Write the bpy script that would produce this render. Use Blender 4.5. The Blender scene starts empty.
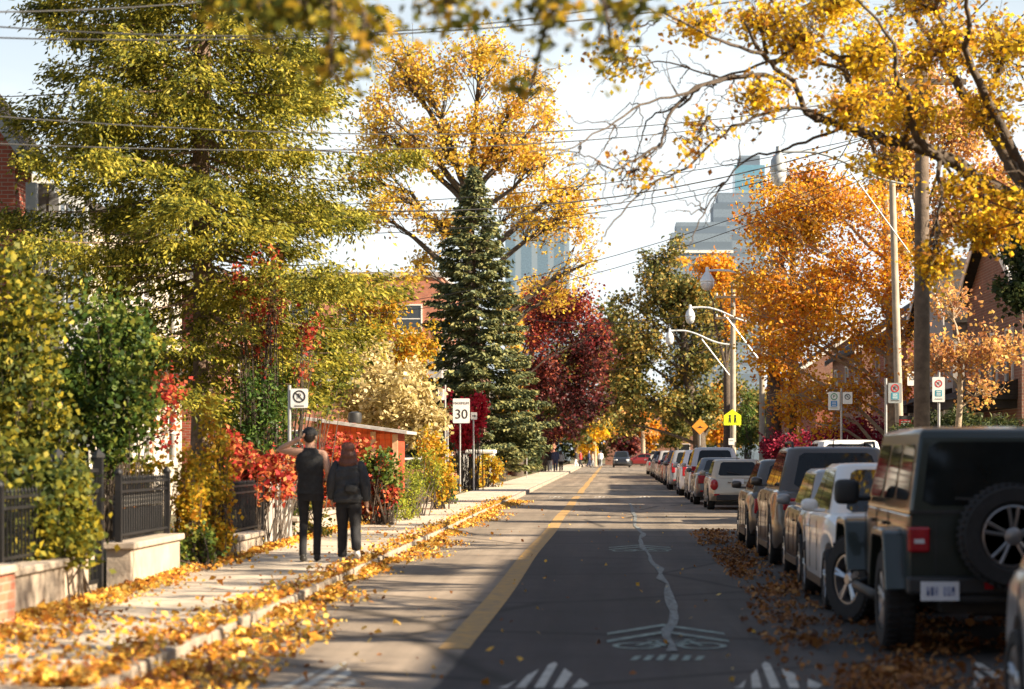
import bpy, bmesh, math, random
import numpy as np
from mathutils import Vector, Matrix, Euler
R = math.radians
PI = math.pi
scene = bpy.context.scene
col = scene.collection
random.seed(7)
F_PX, VX, VY, EYE = 2300.0, 613.0, 452.0, 1.62
def W(px, py, Y):
    return ((px-VX)*Y/F_PX, Y, EYE-(py-VY)*Y/F_PX)
def GY(py, z=0.0):
    return (EYE-z)*F_PX/(py-VY)
def G(px, py, z=0.0):
    Y = GY(py, z)
    return ((px-VX)*Y/F_PX, Y)

# ------------------------------------------------------------------ materials
def new_mat(name):
    m = bpy.data.materials.new(name); m.use_nodes = True
    nt = m.node_tree; nt.nodes.clear()
    out = nt.nodes.new('ShaderNodeOutputMaterial')
    return m, nt, out
def nd(nt, t, **kw):
    n = nt.nodes.new(t)
    for k, v in kw.items():
        if k in n.inputs: n.inputs[k].default_value = v
        else: setattr(n, k, v)
    return n
def c4(c): return (c[0], c[1], c[2], 1.0)
def mat(name, color, rough=.6, metal=0.0, var=.18, scale=6.0, bump=0.0, bscale=60.0, spec=.5, coat=0.0, color2=None, alpha_noise=None):
    m, nt, out = new_mat(name)
    L = nt.links.new
    p = nd(nt, 'ShaderNodeBsdfPrincipled'); p.inputs['Roughness'].default_value = rough; p.inputs['Metallic'].default_value = metal
    p.inputs['Specular IOR Level'].default_value = spec; p.inputs['Coat Weight'].default_value = coat*.6; p.inputs['Coat Roughness'].default_value = .06
    tc = nd(nt, 'ShaderNodeTexCoord')
    n1 = nd(nt, 'ShaderNodeTexNoise', Scale=scale, Detail=6.0, Roughness=.62)
    L(tc.outputs['Object'], n1.inputs['Vector'])
    rp = nd(nt, 'ShaderNodeValToRGB')
    a = [max(0, x*(1-var)) for x in color]; b = [min(1, x*(1+var)) for x in (color2 or color)]
    rp.color_ramp.elements[0].position = .32; rp.color_ramp.elements[0].color = c4(a)
    rp.color_ramp.elements[1].position = .68; rp.color_ramp.elements[1].color = c4(b)
    L(n1.outputs['Fac'], rp.inputs['Fac']); L(rp.outputs['Color'], p.inputs['Base Color'])
    if bump > 0:
        n2 = nd(nt, 'ShaderNodeTexNoise', Scale=bscale, Detail=4.0)
        L(tc.outputs['Object'], n2.inputs['Vector'])
        bp = nd(nt, 'ShaderNodeBump', Strength=bump, Distance=.02)
        L(n2.outputs['Fac'], bp.inputs['Height']); L(bp.outputs['Normal'], p.inputs['Normal'])
    L(p.outputs[0], out.inputs[0])
    return m
def leaf_mat(name, cols, transl=.4, clump=.8, clump_scale=.55):
    """per-leaf colour spread plus soft clumps of hue through the crown; thin leaves let some sun through"""
    m, nt, out = new_mat(name); L = nt.links.new
    g = nd(nt, 'ShaderNodeNewGeometry')
    tc = nd(nt, 'ShaderNodeTexCoord')
    n = nd(nt, 'ShaderNodeTexNoise', Scale=clump_scale, Detail=3.0)
    L(tc.outputs['Object'], n.inputs['Vector'])
    # fac = random*(1-clump*.5)+ (noise-.5)*clump
    m1 = nd(nt, 'ShaderNodeMath', operation='MULTIPLY_ADD'); m1.inputs[1].default_value = clump*2.0; m1.inputs[2].default_value = -clump
    L(n.outputs['Fac'], m1.inputs[0])
    m2 = nd(nt, 'ShaderNodeMath', operation='ADD', use_clamp=True)
    L(m1.outputs[0], m2.inputs[0]); L(g.outputs['Random Per Island'], m2.inputs[1])
    rp = nd(nt, 'ShaderNodeValToRGB'); cr = rp.color_ramp
    k = len(cols)
    cr.elements[0].position = 0; cr.elements[0].color = c4(cols[0])
    cr.elements[1].position = 1; cr.elements[1].color = c4(cols[-1])
    for i in range(1, k-1):
        e = cr.elements.new(i/(k-1)); e.color = c4(cols[i])
    L(m2.outputs[0], rp.inputs['Fac'])
    p = nd(nt, 'ShaderNodeBsdfPrincipled'); p.inputs['Roughness'].default_value = .55; p.inputs['Specular IOR Level'].default_value = .25
    L(rp.outputs['Color'], p.inputs['Base Color'])
    t = nd(nt, 'ShaderNodeBsdfTranslucent'); L(rp.outputs['Color'], t.inputs['Color'])
    mx = nd(nt, 'ShaderNodeMixShader'); mx.inputs[0].default_value = transl
    L(p.outputs[0], mx.inputs[1]); L(t.outputs[0], mx.inputs[2]); L(mx.outputs[0], out.inputs[0])
    return m
def brick_mat(name, c1, c2, mortar, scale=1.0, bw=.24, bh=.08, rough=.85):
    m, nt, out = new_mat(name); L = nt.links.new
    tc = nd(nt, 'ShaderNodeTexCoord'); sp = nd(nt, 'ShaderNodeSeparateXYZ'); L(tc.outputs['Object'], sp.inputs[0])
    ad = nd(nt, 'ShaderNodeMath', operation='ADD'); L(sp.outputs[0], ad.inputs[0]); L(sp.outputs[1], ad.inputs[1])
    cb = nd(nt, 'ShaderNodeCombineXYZ'); L(ad.outputs[0], cb.inputs[0]); L(sp.outputs[2], cb.inputs[1])
    b = nd(nt, 'ShaderNodeTexBrick', Scale=scale)
    b.inputs['Color1'].default_value = c4(c1); b.inputs['Color2'].default_value = c4(c2); b.inputs['Mortar'].default_value = c4(mortar)
    b.inputs['Brick Width'].default_value = bw; b.inputs['Row Height'].default_value = bh; b.inputs['Mortar Size'].default_value = .008
    L(cb.outputs[0], b.inputs['Vector'])
    n = nd(nt, 'ShaderNodeTexNoise', Scale=3.0, Detail=6.0); L(tc.outputs['Object'], n.inputs['Vector'])
    mr = nd(nt, 'ShaderNodeMapRange'); mr.inputs['To Min'].default_value = .65; mr.inputs['To Max'].default_value = 1.3; L(n.outputs['Fac'], mr.inputs['Value'])
    mx = nd(nt, 'ShaderNodeMix', data_type='RGBA', blend_type='MULTIPLY'); mx.inputs['Factor'].default_value = 1
    L(b.outputs['Color'], mx.inputs['A']); L(mr.outputs[0], mx.inputs['B'])
    p = nd(nt, 'ShaderNodeBsdfPrincipled', Roughness=rough); L(mx.outputs['Result'], p.inputs['Base Color'])
    bp = nd(nt, 'ShaderNodeBump', Strength=.5, Distance=.01); L(b.outputs['Fac'], bp.inputs['Height']); bp.invert = True; L(bp.outputs[0], p.inputs['Normal'])
    L(p.outputs[0], out.inputs[0]); return m
def stripe_mat(name, c1, c2, axis=2, period=.12, width=.12, rough=.8, var=.2):
    """boards / siding / joints: a thin line of c2 every period metres along one axis of the object"""
    m, nt, out = new_mat(name); L = nt.links.new
    tc = nd(nt, 'ShaderNodeTexCoord'); sp = nd(nt, 'ShaderNodeSeparateXYZ'); L(tc.outputs['Object'], sp.inputs[0])
    d = nd(nt, 'ShaderNodeMath', operation='DIVIDE'); d.inputs[1].default_value = period
    if axis == 3:
        ad = nd(nt, 'ShaderNodeMath', operation='ADD'); L(sp.outputs[0], ad.inputs[0]); L(sp.outputs[1], ad.inputs[1]); L(ad.outputs[0], d.inputs[0])
    else: L(sp.outputs[axis], d.inputs[0])
    fr = nd(nt, 'ShaderNodeMath', operation='FRACT'); L(d.outputs[0], fr.inputs[0])
    lt = nd(nt, 'ShaderNodeMath', operation='LESS_THAN'); lt.inputs[1].default_value = width; L(fr.outputs[0], lt.inputs[0])
    n = nd(nt, 'ShaderNodeTexNoise', Scale=4.0, Detail=6.0); L(tc.outputs['Object'], n.inputs['Vector'])
    rp = nd(nt, 'ShaderNodeValToRGB'); rp.color_ramp.elements[0].position = .3; rp.color_ramp.elements[1].position = .7
    rp.color_ramp.elements[0].color = c4([x*(1-var) for x in c1]); rp.color_ramp.elements[1].color = c4([min(1, x*(1+var)) for x in c1]); L(n.outputs['Fac'], rp.inputs['Fac'])
    mx = nd(nt, 'ShaderNodeMix', data_type='RGBA'); L(lt.outputs[0], mx.inputs['Factor']); L(rp.outputs['Color'], mx.inputs['A']); mx.inputs['B'].default_value = c4(c2)
    p = nd(nt, 'ShaderNodeBsdfPrincipled', Roughness=rough); L(mx.outputs['Result'], p.inputs['Base Color'])
    bp = nd(nt, 'ShaderNodeBump', Strength=.6, Distance=.01); bp.invert = True; L(lt.outputs[0], bp.inputs['Height']); L(bp.outputs[0], p.inputs['Normal'])
    L(p.outputs[0], out.inputs[0]); return m
def worn_paint(name, paint, under, amount=.5, scale=9.0):
    m, nt, out = new_mat(name); L = nt.links.new
    tc = nd(nt, 'ShaderNodeTexCoord')
    n = nd(nt, 'ShaderNodeTexNoise', Scale=scale, Detail=9.0, Roughness=.75); L(tc.outputs['Object'], n.inputs['Vector'])
    rp = nd(nt, 'ShaderNodeValToRGB'); rp.color_ramp.elements[0].position = max(.02, amount-.13); rp.color_ramp.elements[1].position = min(.98, amount+.13)
    rp.color_ramp.elements[0].color = c4(paint); rp.color_ramp.elements[1].color = c4(under); L(n.outputs['Fac'], rp.inputs['Fac'])
    p = nd(nt, 'ShaderNodeBsdfPrincipled', Roughness=.75); L(rp.outputs['Color'], p.inputs['Base Color'])
    L(p.outputs[0], out.inputs[0]); return m
def asphalt_mat():
    m, nt, out = new_mat('asphalt'); L = nt.links.new
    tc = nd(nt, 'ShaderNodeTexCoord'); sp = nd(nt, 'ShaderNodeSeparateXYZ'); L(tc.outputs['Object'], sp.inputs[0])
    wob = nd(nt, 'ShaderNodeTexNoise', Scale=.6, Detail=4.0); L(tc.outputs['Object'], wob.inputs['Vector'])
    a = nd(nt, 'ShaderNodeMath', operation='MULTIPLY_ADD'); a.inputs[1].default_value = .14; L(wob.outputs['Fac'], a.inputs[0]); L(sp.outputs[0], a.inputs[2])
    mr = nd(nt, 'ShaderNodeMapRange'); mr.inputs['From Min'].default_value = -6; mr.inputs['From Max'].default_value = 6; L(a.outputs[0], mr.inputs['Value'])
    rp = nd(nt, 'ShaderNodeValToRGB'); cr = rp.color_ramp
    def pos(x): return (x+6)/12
    st = [(-6, (.27,.22,.17)), (-1.16, (.25,.20,.155)), (-1.13, (.046,.037,.037)), (.50, (.048,.039,.038)), (.55, (.062,.051,.047)), (2.2, (.064,.055,.051)), (2.5, (.055,.048,.044)), (6, (.055,.048,.044))]  # old and new strips, left further paled for sun, rest darkened for shade
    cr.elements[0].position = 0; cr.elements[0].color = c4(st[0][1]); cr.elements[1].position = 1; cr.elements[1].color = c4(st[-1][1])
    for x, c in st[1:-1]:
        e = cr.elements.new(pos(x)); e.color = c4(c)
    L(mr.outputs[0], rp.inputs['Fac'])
    # past the resurfaced stretch, tinted dark for shade, the road is older and paler
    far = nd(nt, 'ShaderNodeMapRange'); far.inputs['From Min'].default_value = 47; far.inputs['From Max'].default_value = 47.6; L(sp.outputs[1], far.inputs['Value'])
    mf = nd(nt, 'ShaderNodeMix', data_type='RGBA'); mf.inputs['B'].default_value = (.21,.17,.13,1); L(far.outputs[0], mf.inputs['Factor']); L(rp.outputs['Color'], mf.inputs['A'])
    n = nd(nt, 'ShaderNodeTexNoise', Scale=1.3, Detail=8.0, Roughness=.7); L(tc.outputs['Object'], n.inputs['Vector'])
    m1 = nd(nt, 'ShaderNodeMapRange'); m1.inputs['To Min'].default_value = .45; m1.inputs['To Max'].default_value = 1.5; L(n.outputs['Fac'], m1.inputs['Value'])
    mpt = nd(nt, 'ShaderNodeMapping'); mpt.inputs['Scale'].default_value = (2.2, .07, 1); L(tc.outputs['Object'], mpt.inputs['Vector'])
    trk = nd(nt, 'ShaderNodeTexNoise', Scale=1.0, Detail=5.0, Roughness=.6); L(mpt.outputs[0], trk.inputs['Vector'])
    mtk = nd(nt, 'ShaderNodeMapRange'); mtk.inputs['From Min'].default_value = .3; mtk.inputs['From Max'].default_value = .7; mtk.inputs['To Min'].default_value = .72; mtk.inputs['To Max'].default_value = 1.3; L(trk.outputs['Fac'], mtk.inputs['Value'])
    cel = nd(nt, 'ShaderNodeTexVoronoi', Scale=.35); L(tc.outputs['Object'], cel.inputs['Vector'])
    mce = nd(nt, 'ShaderNodeMapRange'); mce.inputs['To Min'].default_value = .82; mce.inputs['To Max'].default_value = 1.18
    spc = nd(nt, 'ShaderNodeSeparateColor'); L(cel.outputs['Color'], spc.inputs[0]); L(spc.outputs[0], mce.inputs['Value'])
    s = nd(nt, 'ShaderNodeTexNoise', Scale=140.0, Detail=2.0); L(tc.outputs['Object'], s.inputs['Vector'])
    m2 = nd(nt, 'ShaderNodeMapRange'); m2.inputs['To Min'].default_value = .55; m2.inputs['To Max'].default_value = 1.45; L(s.outputs['Fac'], m2.inputs['Value'])
    # tar-sealed cracks
    v = nd(nt, 'ShaderNodeTexVoronoi', feature='DISTANCE_TO_EDGE', Scale=.22); 
    vm = nd(nt, 'ShaderNodeMix', data_type='VECTOR'); vm.inputs['Factor'].default_value = .12
    L(tc.outputs['Object'], vm.inputs['A']); L(wob.outputs['Color'], vm.inputs['B']); L(vm.outputs['Result'], v.inputs['Vector'])
    cm = nd(nt, 'ShaderNodeMapRange'); cm.inputs['From Max'].default_value = .018; cm.inputs['To Min'].default_value = .3; cm.inputs['To Max'].default_value = 1; L(v.outputs['Distance'], cm.inputs['Value'])
    x1 = nd(nt, 'ShaderNodeMath', operation='MULTIPLY'); L(m1.outputs[0], x1.inputs[0]); L(m2.outputs[0], x1.inputs[1])
    x3 = nd(nt, 'ShaderNodeMath', operation='MULTIPLY'); L(x1.outputs[0], x3.inputs[0]); L(mtk.outputs[0], x3.inputs[1]); x4 = nd(nt, 'ShaderNodeMath', operation='MULTIPLY'); L(x3.outputs[0], x4.inputs[0]); L(mce.outputs[0], x4.inputs[1])
    x2 = nd(nt, 'ShaderNodeMath', operation='MULTIPLY'); L(x4.outputs[0], x2.inputs[0]); L(cm.outputs[0], x2.inputs[1])
    mx = nd(nt, 'ShaderNodeMix', data_type='RGBA', blend_type='MULTIPLY'); mx.inputs['Factor'].default_value = 1
    L(mf.outputs['Result'], mx.inputs['A']); L(x2.outputs[0], mx.inputs['B'])
    p = nd(nt, 'ShaderNodeBsdfPrincipled', Roughness=.82); p.inputs['Specular IOR Level'].default_value = .35; L(mx.outputs['Result'], p.inputs['Base Color'])
    bp = nd(nt, 'ShaderNodeBump', Strength=.35, Distance=.008); L(s.outputs['Fac'], bp.inputs['Height']); L(bp.outputs[0], p.inputs['Normal'])
    L(p.outputs[0], out.inputs[0]); return m

M = {}
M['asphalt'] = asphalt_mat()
M['soil'] = mat('garden_soil', (.10,.075,.045), .95, var=.4, scale=2.2, bump=.6, bscale=20, color2=(.13,.12,.05))
M['grass'] = mat('lawn', (.07,.085,.03), .95, var=.35, scale=1.2, bump=.6, bscale=50, color2=(.13,.12,.045))
M['concrete'] = mat('concrete', (.46,.39,.31), .88, var=.28, scale=1.6, bump=.25, bscale=90)
M['kerb'] = mat('kerb_concrete', (.30,.25,.20), .88, var=.4, scale=2.4, bump=.3, bscale=60)
M['block'] = mat('block_wall', (.40,.33,.26), .85, var=.2, scale=2.5, bump=.5, bscale=25)
M['cap'] = mat('stone_cap', (.40,.33,.26), .85, var=.2, scale=4, bump=.3, bscale=40)
M['black_iron'] = mat('black_iron', (.018,.018,.02), .45, .3, var=.3)
M['mesh_screen'] = stripe_mat('slatted_screen', (.05,.05,.05), (.16,.15,.14), axis=2, period=.055, width=.4)
M['grey_wood'] = stripe_mat('weathered_boards', (.36,.33,.30), (.10,.09,.08), axis=1, period=.14, width=.12)
M['pole_wood'] = mat('pole_wood', (.13,.095,.07), .9, var=.35, scale=5, bump=.5, bscale=30)
M['pole_pale'] = mat('pale_pole', (.34,.29,.23), .8, var=.2, scale=3)
M['steel'] = mat('galvanised_steel', (.42,.42,.42), .45, .6, var=.15)
M['lamp_white'] = mat('lamp_enamel', (.72,.74,.74), .35, .2, var=.06)
M['sign_white'] = mat('sign_white', (.78,.77,.74), .5, var=.05)
M['sign_grey'] = mat('sign_back', (.42,.44,.44), .5, .4, var=.1)
M['ink'] = mat('sign_black', (.015,.015,.015), .6, var=.1)
M['sign_red'] = mat('sign_red', (.55,.03,.03), .5, var=.1)
M['sign_green'] = mat('sign_green', (.03,.26,.11), .5, var=.1)
M['sign_blue'] = mat('sign_blue', (.03,.22,.55), .5, var=.1)
M['sign_teal'] = mat('sign_teal', (.04,.28,.38), .5, var=.1)
M['sign_lime'] = mat('sign_fluorescent', (.84,.90,.02), .5, var=.06)
M['sign_orange'] = mat('sign_amber', (.80,.30,.03), .5, var=.06)
M['wire'] = mat('wire_black', (.02,.02,.022), .6, var=.1)
M['bark'] = mat('bark', (.085,.065,.05), .95, var=.4, scale=8, bump=.8, bscale=25)
M['bark_pale'] = mat('bark_pale', (.34,.26,.18), .9, var=.3, scale=6, bump=.6, bscale=25)
M['bark_red'] = mat('bark_conifer', (.17,.115,.085), .95, var=.35, scale=8, bump=.8, bscale=25)
M['red_brick'] = brick_mat('red_brick', (.33,.075,.04), (.26,.06,.035), (.30,.22,.17))
M['brown_brick'] = brick_mat('brown_brick', (.24,.105,.07), (.18,.08,.055), (.26,.21,.17))
M['orange_brick'] = brick_mat('orange_brick', (.46,.16,.09), (.38,.13,.08), (.36,.26,.2))
M['stucco_grey'] = mat('stucco_grey', (.36,.34,.32), .9, var=.1, bump=.2, bscale=70)
M['stucco_white'] = stripe_mat('white_siding', (.46,.41,.34), (.32,.28,.24), axis=2, period=.14, width=.08)
M['trim_white'] = mat('white_trim', (.74,.71,.66), .6, var=.07)
M['trim_grey'] = mat('grey_paint', (.26,.27,.28), .6, var=.15)
M['trim_dark'] = mat('dark_paint', (.03,.03,.032), .6, var=.15)
M['roof'] = stripe_mat('asphalt_shingle', (.036,.030,.027), (.02,.018,.017), axis=2, period=.13, width=.12, rough=.95, var=.35)
M['roof_flat'] = mat('roof_felt', (.36,.34,.33), .85, var=.2)
M['shed_red'] = stripe_mat('red_boards', (.72,.12,.025), (.34,.05,.015), axis=0, period=.15, width=.07)
M['shed_post'] = mat('pine_post', (.55,.33,.19), .8, var=.2)
M['pane'] = mat('window_glass', (.02,.024,.028), .05, var=.2, spec=.8)
M['tower_glass'] = stripe_mat('tower_glass', (.13,.20,.27), (.22,.28,.34), axis=3, period=3.0, width=.35, rough=.2)
M['tower_blue'] = stripe_mat('tower_blue', (.13,.28,.38), (.22,.34,.42), axis=2, period=3.2, width=.3, rough=.2)
M['tower_grey'] = stripe_mat('tower_concrete', (.17,.22,.28), (.12,.16,.21), axis=2, period=3.2, width=.5, rough=.6)
M['rubber'] = mat('tyre_rubber', (.016,.016,.017), .85, var=.25, scale=20)
M['rim'] = mat('alloy_rim', (.44,.44,.45), .32, .85, var=.1)
M['rim_dark'] = mat('dark_rim', (.24,.24,.245), .35, .7, var=.1)
M['car_glass'] = mat('car_glass', (.010,.012,.013), .04, var=.2, spec=.35)
M['tail_red'] = mat('tail_light_red', (.34,.008,.014), .12, var=.1, spec=.7)
M['head_clear'] = mat('headlight_clear', (.66,.68,.70), .08, .2, var=.05)
M['plastic'] = mat('black_plastic', (.022,.022,.023), .55, var=.15)
M['chrome'] = mat('chrome', (.62,.62,.63), .12, 1.0, var=.03)
M['plate'] = mat('licence_plate', (.66,.68,.72), .4, var=.06)
M['plate_ink'] = mat('plate_blue', (.10,.15,.35), .5, var=.1)
def paint(name, c, metal=.25, rough=.3): return mat(name, c, rough, metal, var=.04, coat=1.0)
M['skin'] = mat('skin', (.52,.30,.21), .55, var=.08)
M['black_cloth'] = mat('black_cloth', (.022,.023,.026), .9, var=.3, scale=20, bump=.3, bscale=60)
M['denim_black'] = mat('black_trousers', (.018,.018,.021), .9, var=.3, scale=16, bump=.3, bscale=60)
M['jacket'] = mat('dark_jacket', (.034,.038,.045), .75, var=.3, scale=14, bump=.4, bscale=40)
M['hair_auburn'] = mat('auburn_hair', (.13,.045,.024), .55, var=.4, scale=40)
M['hair_dark'] = mat('dark_hair', (.025,.018,.014), .55, var=.4, scale=40)
M['shoe_white'] = mat('white_shoe', (.75,.74,.72), .6, var=.06)
M['shoe_black'] = mat('black_shoe', (.02,.02,.02), .5, var=.1)
M['navy'] = mat('navy_coat', (.025,.035,.085), .85, var=.25, scale=14)
M['eye'] = mat('eye_dark', (.03,.02,.015), .2, var=.1)
M['paint_yellow'] = worn_paint('worn_yellow_paint', (.52,.29,.06), (.22,.16,.10), .5, 5)
M['paint_white'] = worn_paint('worn_white_paint', (.50,.48,.43), (.11,.10,.095), .58, 9)
M['paint_teal'] = worn_paint('worn_bike_paint', (.30,.40,.35), (.09,.09,.09), .50, 12)
M['paint_spill'] = worn_paint('spilled_paint', (.36,.41,.40), (.05,.045,.045), .45, 14)

# ------------------------------------------------------------------ objects
def tag(o, label=None, cat=None, group=None, kind=None):
    if label: o['label'] = label
    if cat: o['category'] = cat
    if group: o['group'] = group
    if kind: o['kind'] = kind
    return o
def thing(name, label, cat, loc=(0,0,0), rz=0.0, group=None):
    o = bpy.data.objects.new(name, None); col.objects.link(o)
    o.location = loc; o.rotation_euler = (0,0,rz); o.empty_display_size = .2
    return tag(o, label, cat, group)
def obj_from(name, me, m, parent=None):
    o = bpy.data.objects.new(name, me); col.objects.link(o)
    if m is not None and len(me.materials) == 0: me.materials.append(m)
    if parent is not None: o.parent = parent
    return o
class MB:
    def __init__(s): s.v = []; s.f = []; s.mi = []; s.cur = 0
    def add(s, vs, fs):
        b = len(s.v); s.v.extend(tuple(p) for p in vs); s.f.extend([tuple(i+b for i in f) for f in fs]); s.mi.extend([s.cur]*len(fs)); return s
    def box(s, x0, x1, y0, y1, z0, z1):
        return s.add([(x0,y0,z0),(x1,y0,z0),(x1,y1,z0),(x0,y1,z0),(x0,y0,z1),(x1,y0,z1),(x1,y1,z1),(x0,y1,z1)],
                     [(0,3,2,1),(4,5,6,7),(0,1,5,4),(1,2,6,5),(2,3,7,6),(3,0,4,7)])
    def cbox(s, c, d, rot=None):
        vs = [Vector((sx*d[0]/2, sy*d[1]/2, sz*d[2]/2)) for sz in (-1,1) for sx,sy in ((-1,-1),(1,-1),(1,1),(-1,1))]
        if rot is not None:
            e = Euler(rot).to_matrix(); vs = [e @ v for v in vs]
        return s.add([v+Vector(c) for v in vs], [(0,3,2,1),(4,5,6,7),(0,1,5,4),(1,2,6,5),(2,3,7,6),(3,0,4,7)])
    def tube(s, pts, rad, n=6, caps=True):
        pts = [Vector(p) for p in pts]
        if not hasattr(rad, '__len__'): rad = [rad]*len(pts)
        ref = None; rings = []
        vs = []; fs = []
        for i, p in enumerate(pts):
            d = (pts[min(i+1, len(pts)-1)] - pts[max(i-1, 0)])
            if d.length < 1e-9: d = Vector((0,0,1))
            d.normalize()
            if ref is None:
                ref = d.orthogonal().normalized()
            else:
                ref = (ref - d*ref.dot(d))
                ref = ref.normalized() if ref.length > 1e-6 else d.orthogonal().normalized()
            b = d.cross(ref)
            for k in range(n):
                a = 2*PI*k/n
                vs.append(p + ref*(math.cos(a)*rad[i]) + b*(math.sin(a)*rad[i]))
        for i in range(len(pts)-1):
            for k in range(n):
                fs.append((i*n+k, i*n+(k+1)%n, (i+1)*n+(k+1)%n, (i+1)*n+k))
        if caps:
            fs.append(tuple(reversed(range(n)))); fs.append(tuple((len(pts)-1)*n+k for k in range(n)))
        return s.add(vs, fs)
    def lathe(s, prof, axis='z', c=(0,0,0), n=20, caps=True):
        """prof: list of (r, h); closed with caps where r>0 at the ends"""
        vs = []; fs = []
        for r, h in prof:
            for k in range(n):
                a = 2*PI*k/n; x, y = r*math.cos(a), r*math.sin(a)
                if axis == 'z': p = (x, y, h)
                elif axis == 'x': p = (h, x, y)
                else: p = (y, h, x)
                vs.append((p[0]+c[0], p[1]+c[1], p[2]+c[2]))
        m = len(prof)
        for i in range(m-1):
            for k in range(n): fs.append((i*n+k, i*n+(k+1)%n, (i+1)*n+(k+1)%n, (i+1)*n+k))
        if caps and prof[0][0] > 1e-6: fs.append(tuple(reversed(range(n))))
        if caps and prof[-1][0] > 1e-6: fs.append(tuple((m-1)*n+k for k in range(n)))
        return s.add(vs, fs)
    def prism(s, poly, h0, h1, plane='xy'):
        n = len(poly)
        def q(p, h): return (p[0], p[1], h) if plane == 'xy' else ((p[0], h, p[1]) if plane == 'xz' else (h, p[0], p[1]))
        vs = [q(p, h0) for p in poly] + [q(p, h1) for p in poly]
        fs = [tuple(reversed(range(n))), tuple(range(n, 2*n))] + [(i, (i+1)%n, n+(i+1)%n, n+i) for i in range(n)]
        return s.add(vs, fs)
    def build(s, name, m, parent=None, smooth=None, bevel=0.0, mats=None, off=None):
        me = bpy.data.meshes.new(name)
        v = s.v if off is None else [(p[0]-off[0], p[1]-off[1], p[2]-off[2]) for p in s.v]
        me.from_pydata(v, [], s.f); me.update()
        bm = bmesh.new(); bm.from_mesh(me); bmesh.ops.recalc_face_normals(bm, faces=bm.faces); bm.to_mesh(me); bm.free()
        if mats:
            for q in mats: me.materials.append(q)
            me.polygons.foreach_set('material_index', s.mi)
        o = obj_from(name, me, m if not mats else None, parent)
        if smooth is not None:
            me.polygons.foreach_set('use_smooth', [True]*len(me.polygons))
            me.set_sharp_from_angle(angle=R(smooth))
        if bevel > 0:
            b = o.modifiers.new('bevel', 'BEVEL'); b.width = bevel; b.segments = 2; b.limit_method = 'ANGLE'; b.angle_limit = R(35)
        return o
def structure(o): o['kind'] = 'structure'; return o
_txt = {}
def text_part(body, size, m, parent, loc, rot, name='lettering', sx=1.0, depth=.002):
    cu = bpy.data.curves.new('t', 'FONT'); cu.body = body; cu.size = size; cu.align_x = 'CENTER'; cu.align_y = 'CENTER'; cu.extrude = depth
    t = bpy.data.objects.new('t', cu); col.objects.link(t)
    dg = bpy.context.evaluated_depsgraph_get(); dg.update()
    me = bpy.data.meshes.new_from_object(t.evaluated_get(dg))
    bpy.data.objects.remove(t); bpy.data.curves.remove(cu)
    me.materials.clear()
    o = obj_from(name, me, m, parent); o.location = loc; o.rotation_euler = rot; o.scale = (sx, 1, 1)
    return o

# ------------------------------------------------------------------ leaves
def leaf_mesh(name, c, t, nrm, size, m, parent=None, aspect=.75, fold=.12, off=(0,0,0), curl=0.0):
    """c centres, t long axis, nrm normals (N,3), size (N,)"""
    N = len(c)
    t = t/np.maximum(np.linalg.norm(t, axis=1, keepdims=True), 1e-6)
    b = np.cross(nrm, t); b /= np.maximum(np.linalg.norm(b, axis=1, keepdims=True), 1e-6)
    n = np.cross(t, b)
    s = size[:, None]
    c = c - np.array(off)
    v = np.empty((N, 4, 3), np.float32)
    v[:,0] = c - t*s*.5
    v[:,1] = c + b*s*.5*aspect + n*s*fold
    v[:,2] = c + t*s*.5
    v[:,3] = c - b*s*.5*aspect + n*s*fold
    if curl:
        k = np.random.default_rng(5).uniform(-curl, curl, N)[:, None]*s
        v[:,1] += n*k; v[:,2] += n*np.abs(k)*.8; v[:,3] += n*np.roll(k, 1, axis=0)
    me = bpy.data.meshes.new(name)
    me.vertices.add(N*4); me.vertices.foreach_set('co', v.reshape(-1))
    me.loops.add(N*4); me.loops.foreach_set('vertex_index', np.arange(N*4, dtype=np.int32))
    me.polygons.add(N); me.polygons.foreach_set('loop_start', np.arange(0, N*4, 4, dtype=np.int32))
    me.update(calc_edges=True)
    return obj_from(name, me, m, parent)
def rand_leaves(rng, c, lo, hi, m, name, parent, off, up=.5, aspect=.75, hang=0.0):
    N = len(c)
    n = rng.normal(size=(N,3)); n[:,2] += up*1.5
    n /= np.linalg.norm(n, axis=1, keepdims=True)
    t = rng.normal(size=(N,3)); t[:,2] -= hang
    t -= n*np.sum(t*n, axis=1, keepdims=True)
    return leaf_mesh(name, c, t, n, rng.uniform(lo, hi, N), m, parent, aspect, off=off)
def bez(p0, p1, p2, n):
    return [tuple((1-t)**2*np.array(p0)+2*t*(1-t)*np.array(p1)+t*t*np.array(p2)) for t in np.linspace(0, 1, n)]
def jitter_path(rng, pts, amp):
    out = []
    for i, p in enumerate(pts):
        k = 0 if i in (0,) else amp
        out.append(tuple(np.array(p)+rng.normal(size=3)*k))
    return out
def smooth_path(pts, rng, k=5, wob=.012):
    p = np.array([pts[0]]+list(pts)+[pts[-1]], float); out = []
    for i in range(1, len(p)-2):
        for t in np.arange(k)/k:
            q = .5*((2*p[i])+(-p[i-1]+p[i+1])*t+(2*p[i-1]-5*p[i]+4*p[i+1]-p[i+2])*t*t+(-p[i-1]+3*p[i]-3*p[i+1]+p[i+2])*t**3)
            out.append(tuple(q+rng.normal(size=3)*wob*(1 if out else 0)))
    out.append(tuple(p[-1])); return out
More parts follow.
